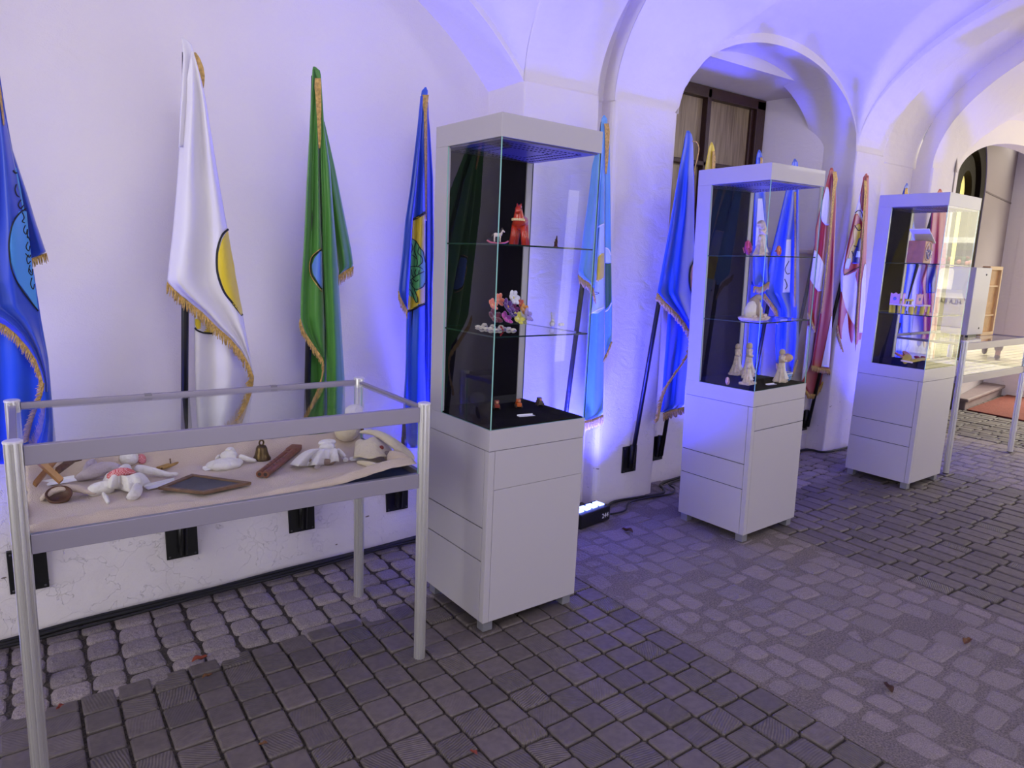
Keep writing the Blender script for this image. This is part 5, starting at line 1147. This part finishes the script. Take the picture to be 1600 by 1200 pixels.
limb(t, 'arm', [w2(190, 733, .045), w2(172, 730, .05), w2(150, 735, .045), w2(128, 745, .02), w2(118, 750, .01)], [.016, .022, .028, .016, .010], LILACC)
limb(t, 'hood', [w2(150, 722, .05), w2(140, 730, .045), w2(130, 742, .03)], [.014, .032, .012], LILACC, sq=(1, .55))
limb(t, 'apron', [w2(166, 748, .055), w2(180, 738, .072), w2(198, 736, .072), w2(214, 742, .05)], [.010, .014, .015, .008], REDCH, sq=(1, .8))
# gathered skirt over the legs
b = MB(); c0 = w2(192, 745, .055); c1 = w2(160, 762, .014); c2 = w2(234, 758, .014)
def sk(pp, q):
    a = c0.lerp(w2(172+42*pp, 741+3*sin(pp*3), .06), .75); e = w2(158+78*pp, 757+11*sin(pp*pi)+4*sin(pp*11), .016+.010*sin(pp*9)**2)
    m_ = a.lerp(e, q); m_.z += .020*sin(q*pi)+.007*sin(pp*10)*q; return m_
b.grid(sk, 60, 14); b.build('skirt', WHITEC, t, smooth=True, solid=.002)
limb(t, 'leg', [w2(182, 760, .028), w2(160, 762, .026), w2(142, 768, .022), w2(136, 772, .012)], [.022, .024, .022, .008], WHITEC)
limb(t, 'leg', [w2(215, 760, .028), w2(214, 770, .026), w2(205, 777, .02), w2(198, 780, .012)], [.022, .022, .018, .008], WHITEC)
limb(t, 'foot', [w2(160, 770, .02), w2(166, 778, .014), w2(170, 788, .010)], [.006, .010, .007], WHITEC)
# doll 2
p = ont(358, 722); t = titem('rag_doll', 'small white rag doll with knotted head, lying left of the bronze bell', 'rag doll', xy=(p.x, p.y))
cushion(t, 'skirt', w2(352, 726, .018), (.062, .040, .022), WHITEC, 7, .10)
cushion(t, 'torso', w2(358, 712, .040), (.030, .024, .020), WHITEC, 5, .05)
cushion(t, 'head', w2(360, 705, .055), (.018, .017, .015), WHITEC, 9, .06)
limb(t, 'knot', [w2(352, 704, .06), w2(358, 702, .068), w2(365, 703, .06)], [.004, .008, .004], WHITEC)
limb(t, 'arm', [w2(372, 712, .04), w2(385, 718, .025), w2(402, 721, .014)], [.012, .011, .008], WHITEC)
limb(t, 'arm', [w2(345, 712, .035), w2(340, 716, .03), w2(337, 720, .02)], [.010, .010, .006], WHITEC)
# doll 3
p = ont(503, 712); t = titem('rag_doll', 'white rag doll in a wide flared dress, right of the double flute', 'rag doll', xy=(p.x, p.y))
cushion(t, 'collar', w2(511, 692, .058), (.036, .022, .014), WHITEC, 8, .05)
cushion(t, 'torso', w2(512, 700, .045), (.032, .024, .020), WHITEC, 5, .05)
b = MB()
def sk3(pp, q):
    a = w2(498+26*pp, 701, .052); e = w2(452+78*pp, 726+3*sin(pp*5)+2.5*sin(pp*13), .014+.012*sin(pp*9)**2); m_ = a.lerp(e, q); m_.z += .018*sin(q*pi)+.006*sin(pp*14)*q; return m_
b.grid(sk3, 60, 14); b.build('dress', WHITEC, t, smooth=True, solid=.002)
limb(t, 'arm', [w2(526, 702, .045), w2(534, 710, .032), w2(540, 717, .018)], [.012, .013, .010], WHITEC)
cushion(t, 'hand', w2(540, 719, .016), (.011, .009, .009), WHITEC)
limb(t, 'leg', [w2(500, 722, .02), w2(498, 728, .014), w2(492, 732, .010)], [.014, .013, .010], LILACC)
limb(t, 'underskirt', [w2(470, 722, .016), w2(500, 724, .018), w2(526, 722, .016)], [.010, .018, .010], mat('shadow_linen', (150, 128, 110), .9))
# pale sack doll behind
p = ont(541, 688); t = titem('stuffed_sack', 'cream stuffed cloth sack with rounded head, behind the doll in the flared dress', 'cloth sack', xy=(p.x, min(p.y, TD-.07)))
P0 = Vector((p.x, min(p.y, TD-.07), 0))
cushion(t, 'body', (-.01, .0, .050), (.055, .038, .050), CREAM, 4, .04)
cushion(t, 'head', (.030, .02, .120), (.040, .032, .030), WHITEC, 6, .04)
limb(t, 'tie', [(.045, -.02, .03), (.052, -.015, .06), (.05, 0, .09)], [.008, .010, .006], WOODD)
# burlap sack at the right with folded flap
p = ont(598, 712); t = titem('linen_pouch', 'cream folded linen pouch with a brown lining at the right end of the low case', 'pouch', xy=(p.x, p.y))
b = MB()
def pf(pp, q):
    a = w2(556+40*pp, 690-14*pp+8*pp*pp, .05+.03*sin(pp*pi)); e = w2(552+66*pp, 716-2*pp, .02+.02*sin(pp*pi)); m_ = a.lerp(e, q); m_.z += .010*sin(q*pi)+.004*sin(pp*12); return m_
b.grid(pf, 30, 12); b.build('flap', CREAM, t, smooth=True, solid=.003)
limb(t, 'fold', [w2(560, 676, .07), w2(585, 673, .085), w2(612, 690, .07), w2(640, 712, .045), w2(646, 722, .02)], [.012, .020, .026, .024, .012], CREAM, sq=(.6, 1))
limb(t, 'hem_roll', [w2(556, 722, .014), w2(575, 725, .016), w2(596, 731, .014), w2(604, 733, .010)], [.008, .012, .014, .006], CREAM)
limb(t, 'side_roll', [w2(604, 712, .04), w2(626, 718, .035), w2(645, 724, .02)], [.028, .034, .012], LINEN)
p2 = ont(609, 712); t = titem('cloth_nose', 'grey felt cone standing against the cream pouch', 'felt cone', xy=(p2.x, p2.y)); p_ = p; p = p2
limb(t, 'body', [w2(612, 722, .012), w2(606, 712, .03), w2(600, 706, .045)], [.012, .024, .012], mat('grey_felt', (136, 120, 116), .9, bump=(200, .4)))
b = MB(); b.sphere(w2(596, 700, .058), .009); b.build('red_bead', mat('red_felt', (134, 52, 44), .8), t, smooth=True)
b = MB(); b.sphere(w2(618, 697, .055), .009); b.build('brown_bead', mat('brown_felt', (110, 76, 50), .8), t, smooth=True)
# bell
p = ont(409, 714); t = titem('hand_bell', 'small dark bronze bell standing on the linen, centre of the low case', 'bell', xy=(p.x, p.y))
b = MB(); b.lathe((0, 0, 0), [(.033, 0), (.0335, .004), (.027, .014), (.022, .03), (.020, .044), (.016, .052), (.006, .056), (.0005, .057)], 28); b.build('bell_body', BRONZE, t, smooth=True)
b = MB(); b.tube([(.008*cos(a), 0, .064+.010*sin(a)) for a in [pi*2*j/12 for j in range(13)]], .0032, 7); b.build('loop', BRONZE, t, smooth=True)
b = MB(); b.tube([(0, 0, .012), (0, 0, .04)], .002, 6); b.sphere((0, 0, .010), .006, n=8, k=6); b.build('clapper', BRONZE, t)
# double flute
a_ = ont(410, 742); b_ = ont(463, 701); t = titem('double_flute', 'brown carved wooden double flute lying right of the bronze bell', 'flute', xy=(a_.x, a_.y), rz=math.atan2(b_.y-a_.y, b_.x-a_.x)); L = (b_-a_).length
t.location.z += .002
for s_ in (-1, 1):
    b = MB(); b.tube([(0, s_*.0105, .013), (L*.5, s_*.0105, .014), (L, s_*.0105, .016)], [.0125, .0125, .0125], 16); b.build('pipe', WOODR, t, smooth=False, bevel=.001)
    b = MB(); b.tube([(-.0006, s_*.0105, .013), (.0, s_*.0105, .013)], .0065, 12); b.build('bore', DKP, t)
    for k in range(4): b = MB(); x = L*(.22+.09*k); b.tube([(x, s_*.0105, .0245), (x, s_*.0105, .0270)], .0032, 10); b.build('finger_hole', DKP, t)
b = MB(); b.box(L*.82, L*1.02, -.021, .021, .010, .028); b.box(L*.70, L*.73, -.012, .012, .022, .0275); b.build('mouthpiece', WOODR, t, bevel=.003)
# slate board
c = [ont(*q) for q in ((247, 763), (300, 742), (393, 755), (318, 771))]; cc = sum(c, Vector())/4; t = titem('slate_board', 'small slate writing board in a brown wooden frame, flat on the linen', 'slate board', xy=(cc.x, cc.y), dz=.010)
t.matrix_world = TM @ Matrix.Translation((cc.x, cc.y, ZC+.016)); q2 = [Vector((q.x-cc.x, q.y-cc.y, 0)) for q in c]
b = MB(); b.prism([(q.x*.97, q.y*.97) for q in q2], 0, .004); b.build('slate', mat('dark_slate', (70, 70, 82), .6, bump=(150, .2), var=.15), t)
for k in range(4):
    p0, p1 = q2[k], q2[(k+1) % 4]; b = MB(); i0, i1 = p0*.82, p1*.82
    b.prism([(p0.x, p0.y), (p1.x, p1.y), (i1.x, i1.y), (i0.x, i0.y)], -.001, .009); b.build('frame_side', mat('brown_frame_wood', (112, 82, 60), .5, bump=(80, .3), var=.2, varscale=50), t, bevel=.0015)
# reed whistle with spool
a_ = ont(248, 731); b_ = ont(308, 714); t = titem('reed_rattle', 'thin bamboo rattle with white cloth tip, between the two left rag dolls', 'rattle', xy=(a_.x, a_.y), rz=math.atan2(b_.y-a_.y, b_.x-a_.x)); L = (b_-a_).length; t.location.z += .004
REED = mat('reed', (168, 132, 72), .5, var=.15, varscale=60)
for s_ in (-1, 1): b = MB(); b.tube([(0, s_*.006, .008), (L, s_*.007, .014)], [.006, .0055], 10); b.build('reed', REED, t)
for x in (.3, .75): b = MB(); b.tube([(L*x, 0, .014), (L*x, .002, .032)], .0022, 6); b.build('peg', WOODD, t)
b = MB(); b.tube([(L*.02, -.012, .009), (L*.02, .012, .009)], .0035, 8); b.build('cross_pin', WOODD, t)
cushion(t, 'cloth_tip', (L*1.05, 0, .018), (.013, .012, .011), WHITEC, 5, .1)
# wooden crossed slats + dark bobbin
t = titem('trestle', 'crossed brown wooden slats of a toy trestle, left rear corner of the low case', 'wooden trestle', xy=(.09, .46))
c0 = Vector((.09, .46, linen_z(.09, .46)-ZC+.001))
def w3(u, v, y):
    M = TM.inverted(); o = M @ CO; d = M.to_3x3() @ ray(u, v); k = (y-o.y)/d.y; q = o+d*k; return Vector((q.x, q.y, q.z-ZC))-c0
def slat(P, Q, w_, mm, name='slat'):
    b = MB(); b.tube([P, Q], w_, 4, sq=(1.2, .55)); b.build(name, mm, t, bevel=.001)
slat(w3(53, 713, .36), w3(96, 752, .30), .012, WOOD); slat(w3(54, 757, .31), w3(92, 712, .42), .011, WOOD); slat(w3(92, 712, .42), w3(104, 702, .46), .011, WOOD)
slat(w3(88, 737, .40), w3(122, 712, .50), .012, WOODD); slat(w3(100, 716, .48), w3(128, 710, .52), .018, WOODD, 'bobbin')
# wooden bowl in linen at front-left
p = ont(92, 776); t = titem('wooden_scoop', 'brown wooden scoop half wrapped in linen at the front left of the low case', 'scoop', xy=(p.x, max(.05, p.y)))
b = MB(); b.lathe((0, 0, 0), [(.012, .0), (.030, .008), (.036, .026), (.033, .027), (.024, .012), (.004, .006)], 24, T=Matrix.Rotation(.5, 4, 'X')); b.build('bowl', WOODD, t, smooth=True)
b = MB(); b.tube([(-.05, -.012, .006), (-.02, .02, .028), (.03, .03, .03), (.07, .01, .015), (.10, -.01, .005)], [.008, .016, .018, .016, .006], 12, sq=(.7, 1)); b.build('linen_wrap', LINEN, t, smooth=True, sub=1)
def tcard(u, v, w_, d_, rz, lb):
    t = titem('caption_card', lb, 'card', u, v, rz, dz=.004); b = MB(); b.box(-w_/2, w_/2, -d_/2, d_/2, 0, .0015); b.build('sheet', CARD, t); b = MB(); b.box(-w_/2, w_/2, d_/2-.0015, d_/2, .0015, .010); b.build('stand_up_edge', CARD, t); t.rotation_euler.x += .06
tcard(252, 758-4, .10, .028, RAD(18), 'white caption card between the red checked doll and the slate board')
tcard(338, 727, .09, .022, RAD(12), 'white caption card under the bamboo rattle')
tcard(562, 714, .075, .018, RAD(0), 'white caption card before the cream linen pouch')
tcard(88, 757, .11, .03, RAD(12), 'white caption card in front of the crossed wooden slats')

# ---- second low case: contents and stand on top
t = thing('rose_bunch', 'small bunch of red paper roses inside the far low case', 'paper roses', T2 @ Matrix.Translation((.10, .34, ZC)))
RR = mat('red_paper', (180, 34, 40), .6, var=.2, varscale=60)
for k in range(6):
    b = MB(); b.lathe((.03*cos(k*1.1), .02*sin(k*1.1), .085+.012*(k % 3)), [(.004, -.012), (.016, -.004), (.018, .006), (.008, .010), (.002, .006)], 12, ruf=(5, .2)); b.build('rose', RR, t, smooth=True)
b = MB(); b.lathe((0, 0, 0), [(.04, 0), (.045, .03), (.05, .07), (.03, .075)], 16); b.build('basket', WOODD, t)
t = thing('lace_doily', 'white lace doily draped inside the far low case, below the red roses', 'doily', T2 @ Matrix.Translation((.06, .14, ZC)))
b = MB(); b.lathe((0, 0, 0), [(.01, .03), (.04, .028), (.07, .012), (.085, .002)], 30, ruf=(10, .1)); b.build('lace', mat('ivory_lace', (230, 222, 206), .8), t, smooth=True)
b = MB(); b.grid(lambda p, q: (.03+1.13*p, .03+.5*q, ZC+.003+.004*noise.noise(Vector((p*9, q*5, 3)))), 40, 20)
o = b.build('paper_sheet', mat('pale_printed_paper', (206, 200, 204), .7, var=.25, varscale=30), smooth=True, solid=.001); o.matrix_world = T2; tag(o, 'pale patterned paper covering the bottom of the far low case', 'paper')
t = thing('display_stand', 'white box shaped stand on top of the far low case', 'stand', Matrix.Translation((6.19, 2.42, .9805)))
b = MB(); b.box(0, .29, 0, .20, .018, .555); b.build('body', CABW, t, bevel=.004)
b = MB(); b.box(.01, .16, -.004, .02, 0, .02); b.build('foot', BLACKM, t)
for z in (.07, .50):
    b = MB(); b.tube([(.20, -.003, z), (.20, .002, z)], .008, 10); b.build('screw_cap', BLACKM, t)
t = thing('wooden_tray', 'light brown slatted wooden tray leaning beside the white stand on the far low case', 'wooden tray', Matrix.Translation((6.50, 2.44, .9805)))
TRW = mat('light_brown_wood', (186, 140, 88), .5, bump=(60, .3), var=.12, varscale=20)
b = MB(); b.box(0, .25, .02, .05, 0, .56); b.build('panel', TRW, t)
for bx in ((0, .25, 0, .06, .54, .57), (0, .25, 0, .06, 0, .03), (0, .02, 0, .06, .03, .54), (.225, .25, 0, .06, .03, .54), (.0, .24, .008, .03, .16, .175), (.0, .24, .008, .03, .40, .415)):
    b = MB(); b.box(*bx); b.build('frame_strip', mat('pale_frame_wood', (206, 170, 124), .5), t, bevel=.003)

# ================================================================ COURTYARD BEYOND THE PASSAGE (seen mirrored in the far panes)
PALE = mat('pale_stone_paving', (222, 212, 178), .7, var=.12, varscale=4)
b = MB(); b.box(10.6, 32, -14, 5.5, -.12, -.004)
nt = PALE.node_tree; br = nt.nodes.new('ShaderNodeTexBrick'); br.inputs['Scale'].default_value = 1.4; br.inputs['Color1'].default_value = lin((226, 216, 182)); br.inputs['Color2'].default_value = lin((206, 198, 164)); br.inputs['Mortar'].default_value = lin((140, 132, 104)); br.inputs['Mortar Size'].default_value = .02
tcx = nt.nodes.new('ShaderNodeTexCoord'); nt.links.new(tcx.outputs['Object'], br.inputs['Vector']); nt.links.new(br.outputs[0], nt.nodes['Principled BSDF'].inputs['Base Color'])
struct(b.build('floor_courtyard', PALE))
WS = mat('cream_stucco', (232, 224, 190), .8, bump=(20, .2))
b = MB(); b.box(27, 27.3, -14, 5.5, 0, 6.5); struct(b.build('wall_courtyard', WS))
t = thing('market_kiosk', 'white market kiosk with counter, dark sign strip and flat roof in the courtyard', 'kiosk', Matrix.Translation((20.6, -3.6, 0)) @ Matrix.Rotation(RAD(8), 4, 'Z'))
b = MB(); b.box(0, .7, -1.9, 1.6, 0, .9); b.build('counter', mat('white_counter', (236, 230, 210), .5), t, bevel=.01)
b = MB(); b.box(-.08, .75, -1.95, 1.65, .9, .98); b.build('counter_top', mat('grey_counter_top', (120, 112, 120), .4), t)
for y in (-1.88, 1.55):
    b = MB(); b.box(.0, .08, y, y+.08, .98, 2.3); b.build('post', CABW, t)
b = MB(); b.box(-.15, 1.2, -2.0, 1.7, 2.2, 2.34); b.build('roof', mat('white_awning', (235, 235, 225), .6), t)
b = MB(); b.box(-.17, -.15, -1.2, .9, 1.86, 2.02); b.build('sign_strip', mat('dark_sign', (96, 84, 84), .5), t)
b = MB(); b.box(1.1, 1.18, -1.95, 1.65, 0, 2.2); b.build('rear_wall', mat('pale_grey_boards', (190, 192, 170), .7), t)
text_mesh('lettering', 'HLA BA', .17, Matrix.Translation((-.012, -.0, .66)) @ Matrix.Rotation(-pi/2, 4, 'Z') @ Matrix.Rotation(pi/2, 4, 'X'), mat('dark_print', (60, 56, 60), .5), t)
t = thing('flower_box', 'planter of red and pink flowers hanging over the kiosk counter', 'flowers', Matrix.Translation((20.45, -3.7, 1.62)))
b = MB(); b.box(-.1, .1, -.7, .7, -.08, .06); b.build('planter', WOODD, t)
rnd = random.Random(5); b = MB()
for k in range(46): b.sphere((rnd.uniform(-.14, .14), rnd.uniform(-.75, .75), rnd.uniform(.04, .2)), .055, m=k % 3, n=7, k=5)
b.build('blossoms', [mat('bloom_red', (180, 70, 60), .7), mat('bloom_pink', (220, 150, 140), .7), mat('bloom_green', (80, 100, 60), .7)], t)
t = thing('lantern', 'tall bright white lantern standing on the kiosk counter', 'lantern', Matrix.Translation((20.75, -3.85, .98)))
b = MB(); b.lathe((0, 0, 0), [(.16, 0), (.17, .05), (.17, .5), (.12, .56), (.02, .58)], 16); b.build('shade', mat('lit_lantern', (255, 250, 220), .5, emit=((255, 246, 210), 1.5)), t, smooth=True)

# walking person in the courtyard
def skinfig(name, joints, edges, root, material, par, sub=2):
    me = bpy.data.meshes.new(name); me.from_pydata([j[0] for j in joints], edges, []); me.materials.append(material)
    o = bpy.data.objects.new(name, me); COL.objects.link(o); o.parent = par
    md = o.modifiers.new('skin', 'SKIN'); md.use_smooth_shade = True
    if not me.skin_vertices: bpy.context.view_layer.update()
    sv = me.skin_vertices[0].data if me.skin_vertices else None
    if sv:
        for k, j in enumerate(joints): sv[k].radius = (j[1], j[1] if len(j) < 3 else j[2]); sv[k].use_root = (k == root)
    s_ = o.modifiers.new('sub', 'SUBSURF'); s_.levels = sub; s_.render_levels = sub
    return o
pe = thing('person', 'person in grey trousers and dark jacket walking across the bright courtyard', 'person', Matrix.Translation((14.2, -.72, 0)) @ Matrix.Rotation(RAD(70), 4, 'Z'))
J = [((0, 0, .95), .13, .10), ((0, -.01, 1.12), .12, .09), ((0, 0, 1.32), .15, .10), ((0, 0, 1.46), .06), ((0, .01, 1.53), .05), ((0, .02, 1.64), .085, .10), ((0, .02, 1.72), .07, .08),
     ((.18, 0, 1.40), .06), ((.24, .10, 1.14), .045), ((.22, -.10, .94), .035), ((-.18, 0, 1.40), .06), ((-.24, -.12, 1.15), .045), ((-.22, .08, .96), .035),
     ((.10, 0, .88), .095), ((.10, .22, .52), .062), ((.10, .32, .10), .04), ((-.10, 0, .88), .095), ((-.10, -.10, .50), .062), ((-.10, -.38, .16), .04), ((.10, .20, .03), .035), ((-.10, -.46, .05), .035)]
E_ = [(0, 1), (1, 2), (2, 3), (3, 4), (4, 5), (5, 6), (2, 7), (7, 8), (8, 9), (2, 10), (10, 11), (11, 12), (0, 13), (13, 14), (14, 15), (0, 16), (16, 17), (17, 18), (15, 19), (18, 20)]
skinfig('body', J, E_, 0, mat('skin_tone', (196, 150, 126), .6), pe)
J2 = [((0, 0, 1.0), .155, .12), ((.10, 0, .90), .115), ((.10, .22, .52), .085), ((.10, .31, .14), .068), ((-.10, 0, .90), .115), ((-.10, -.10, .50), .085), ((-.10, -.36, .20), .068)]
skinfig('trousers', J2, [(0, 1), (1, 2), (2, 3), (0, 4), (4, 5), (5, 6)], 0, mat('grey_trousers', (96, 100, 108), .85), pe)
J3 = [((0, 0, .98), .165, .125), ((0, -.01, 1.12), .15, .11), ((0, 0, 1.34), .18, .12), ((0, 0, 1.47), .07), ((.19, 0, 1.40), .075), ((.25, .10, 1.14), .06), ((.22, -.08, .98), .05), ((-.19, 0, 1.40), .075), ((-.25, -.12, 1.15), .06), ((-.22, .06, 1.0), .05)]
skinfig('jacket', J3, [(0, 1), (1, 2), (2, 3), (2, 4), (4, 5), (5, 6), (2, 7), (7, 8), (8, 9)], 0, mat('dark_jacket', (44, 48, 60), .85), pe)
for (x, y, z, rx) in ((.10, .25, .05, 0), (-.10, -.40, .10, -.6)):
    b = MB(); b.sphere((0, 0, 0), (.045, .13, .045), T=Matrix.Rotation(rx, 4, 'X')); o = b.build('shoe', mat('black_shoe', (22, 22, 26), .4), pe, smooth=True); o.location = (x, y, z)
b = MB(); b.sphere((0, .04, 1.70), (.095, .105, .10)); b.build('hair', mat('dark_hair', (40, 30, 26), .8), pe, smooth=True)
for s_ in (-1, 1):
    b = MB(); b.sphere((s_*.03, -.072, 1.655), (.012, .008, .009), n=8, k=6); b.build('eye', WHP, pe)
    hx, hy, hz = (.22, -.10, .92) if s_ > 0 else (-.22, .08, .94)
    for k, (dx_, L_) in enumerate(((-.024, .070), (-.008, .080), (.008, .076), (.024, .060))):
        b = MB(); b.tube([(hx, hy+dx_, hz), (hx, hy+dx_*1.1, hz-.05), (hx-s_*.012, hy+dx_*1.1, hz-.05-L_*.6), (hx-s_*.03, hy+dx_, hz-.05-L_)], [.011, .010, .008, .006], 8); b.build('finger', MC['skin_tone'], pe, smooth=True)
    b = MB(); b.tube([(hx, hy-.02, hz), (hx-s_*.01, hy-.05, hz-.035), (hx-s_*.015, hy-.055, hz-.07)], [.011, .010, .007], 8); b.build('thumb', MC['skin_tone'], pe, smooth=True)
b = MB(); b.tube([(0, -.085, 1.655), (0, -.10, 1.625), (0, -.08, 1.615)], [.008, .013, .008], 8); b.build('nose', MC['skin_tone'], pe, smooth=True)
b = MB(); b.tube([(-.022, -.074, 1.59), (0, -.082, 1.588), (.022, -.074, 1.59)], .005, 6); b.build('mouth', mat('lip', (160, 90, 84), .6), pe)
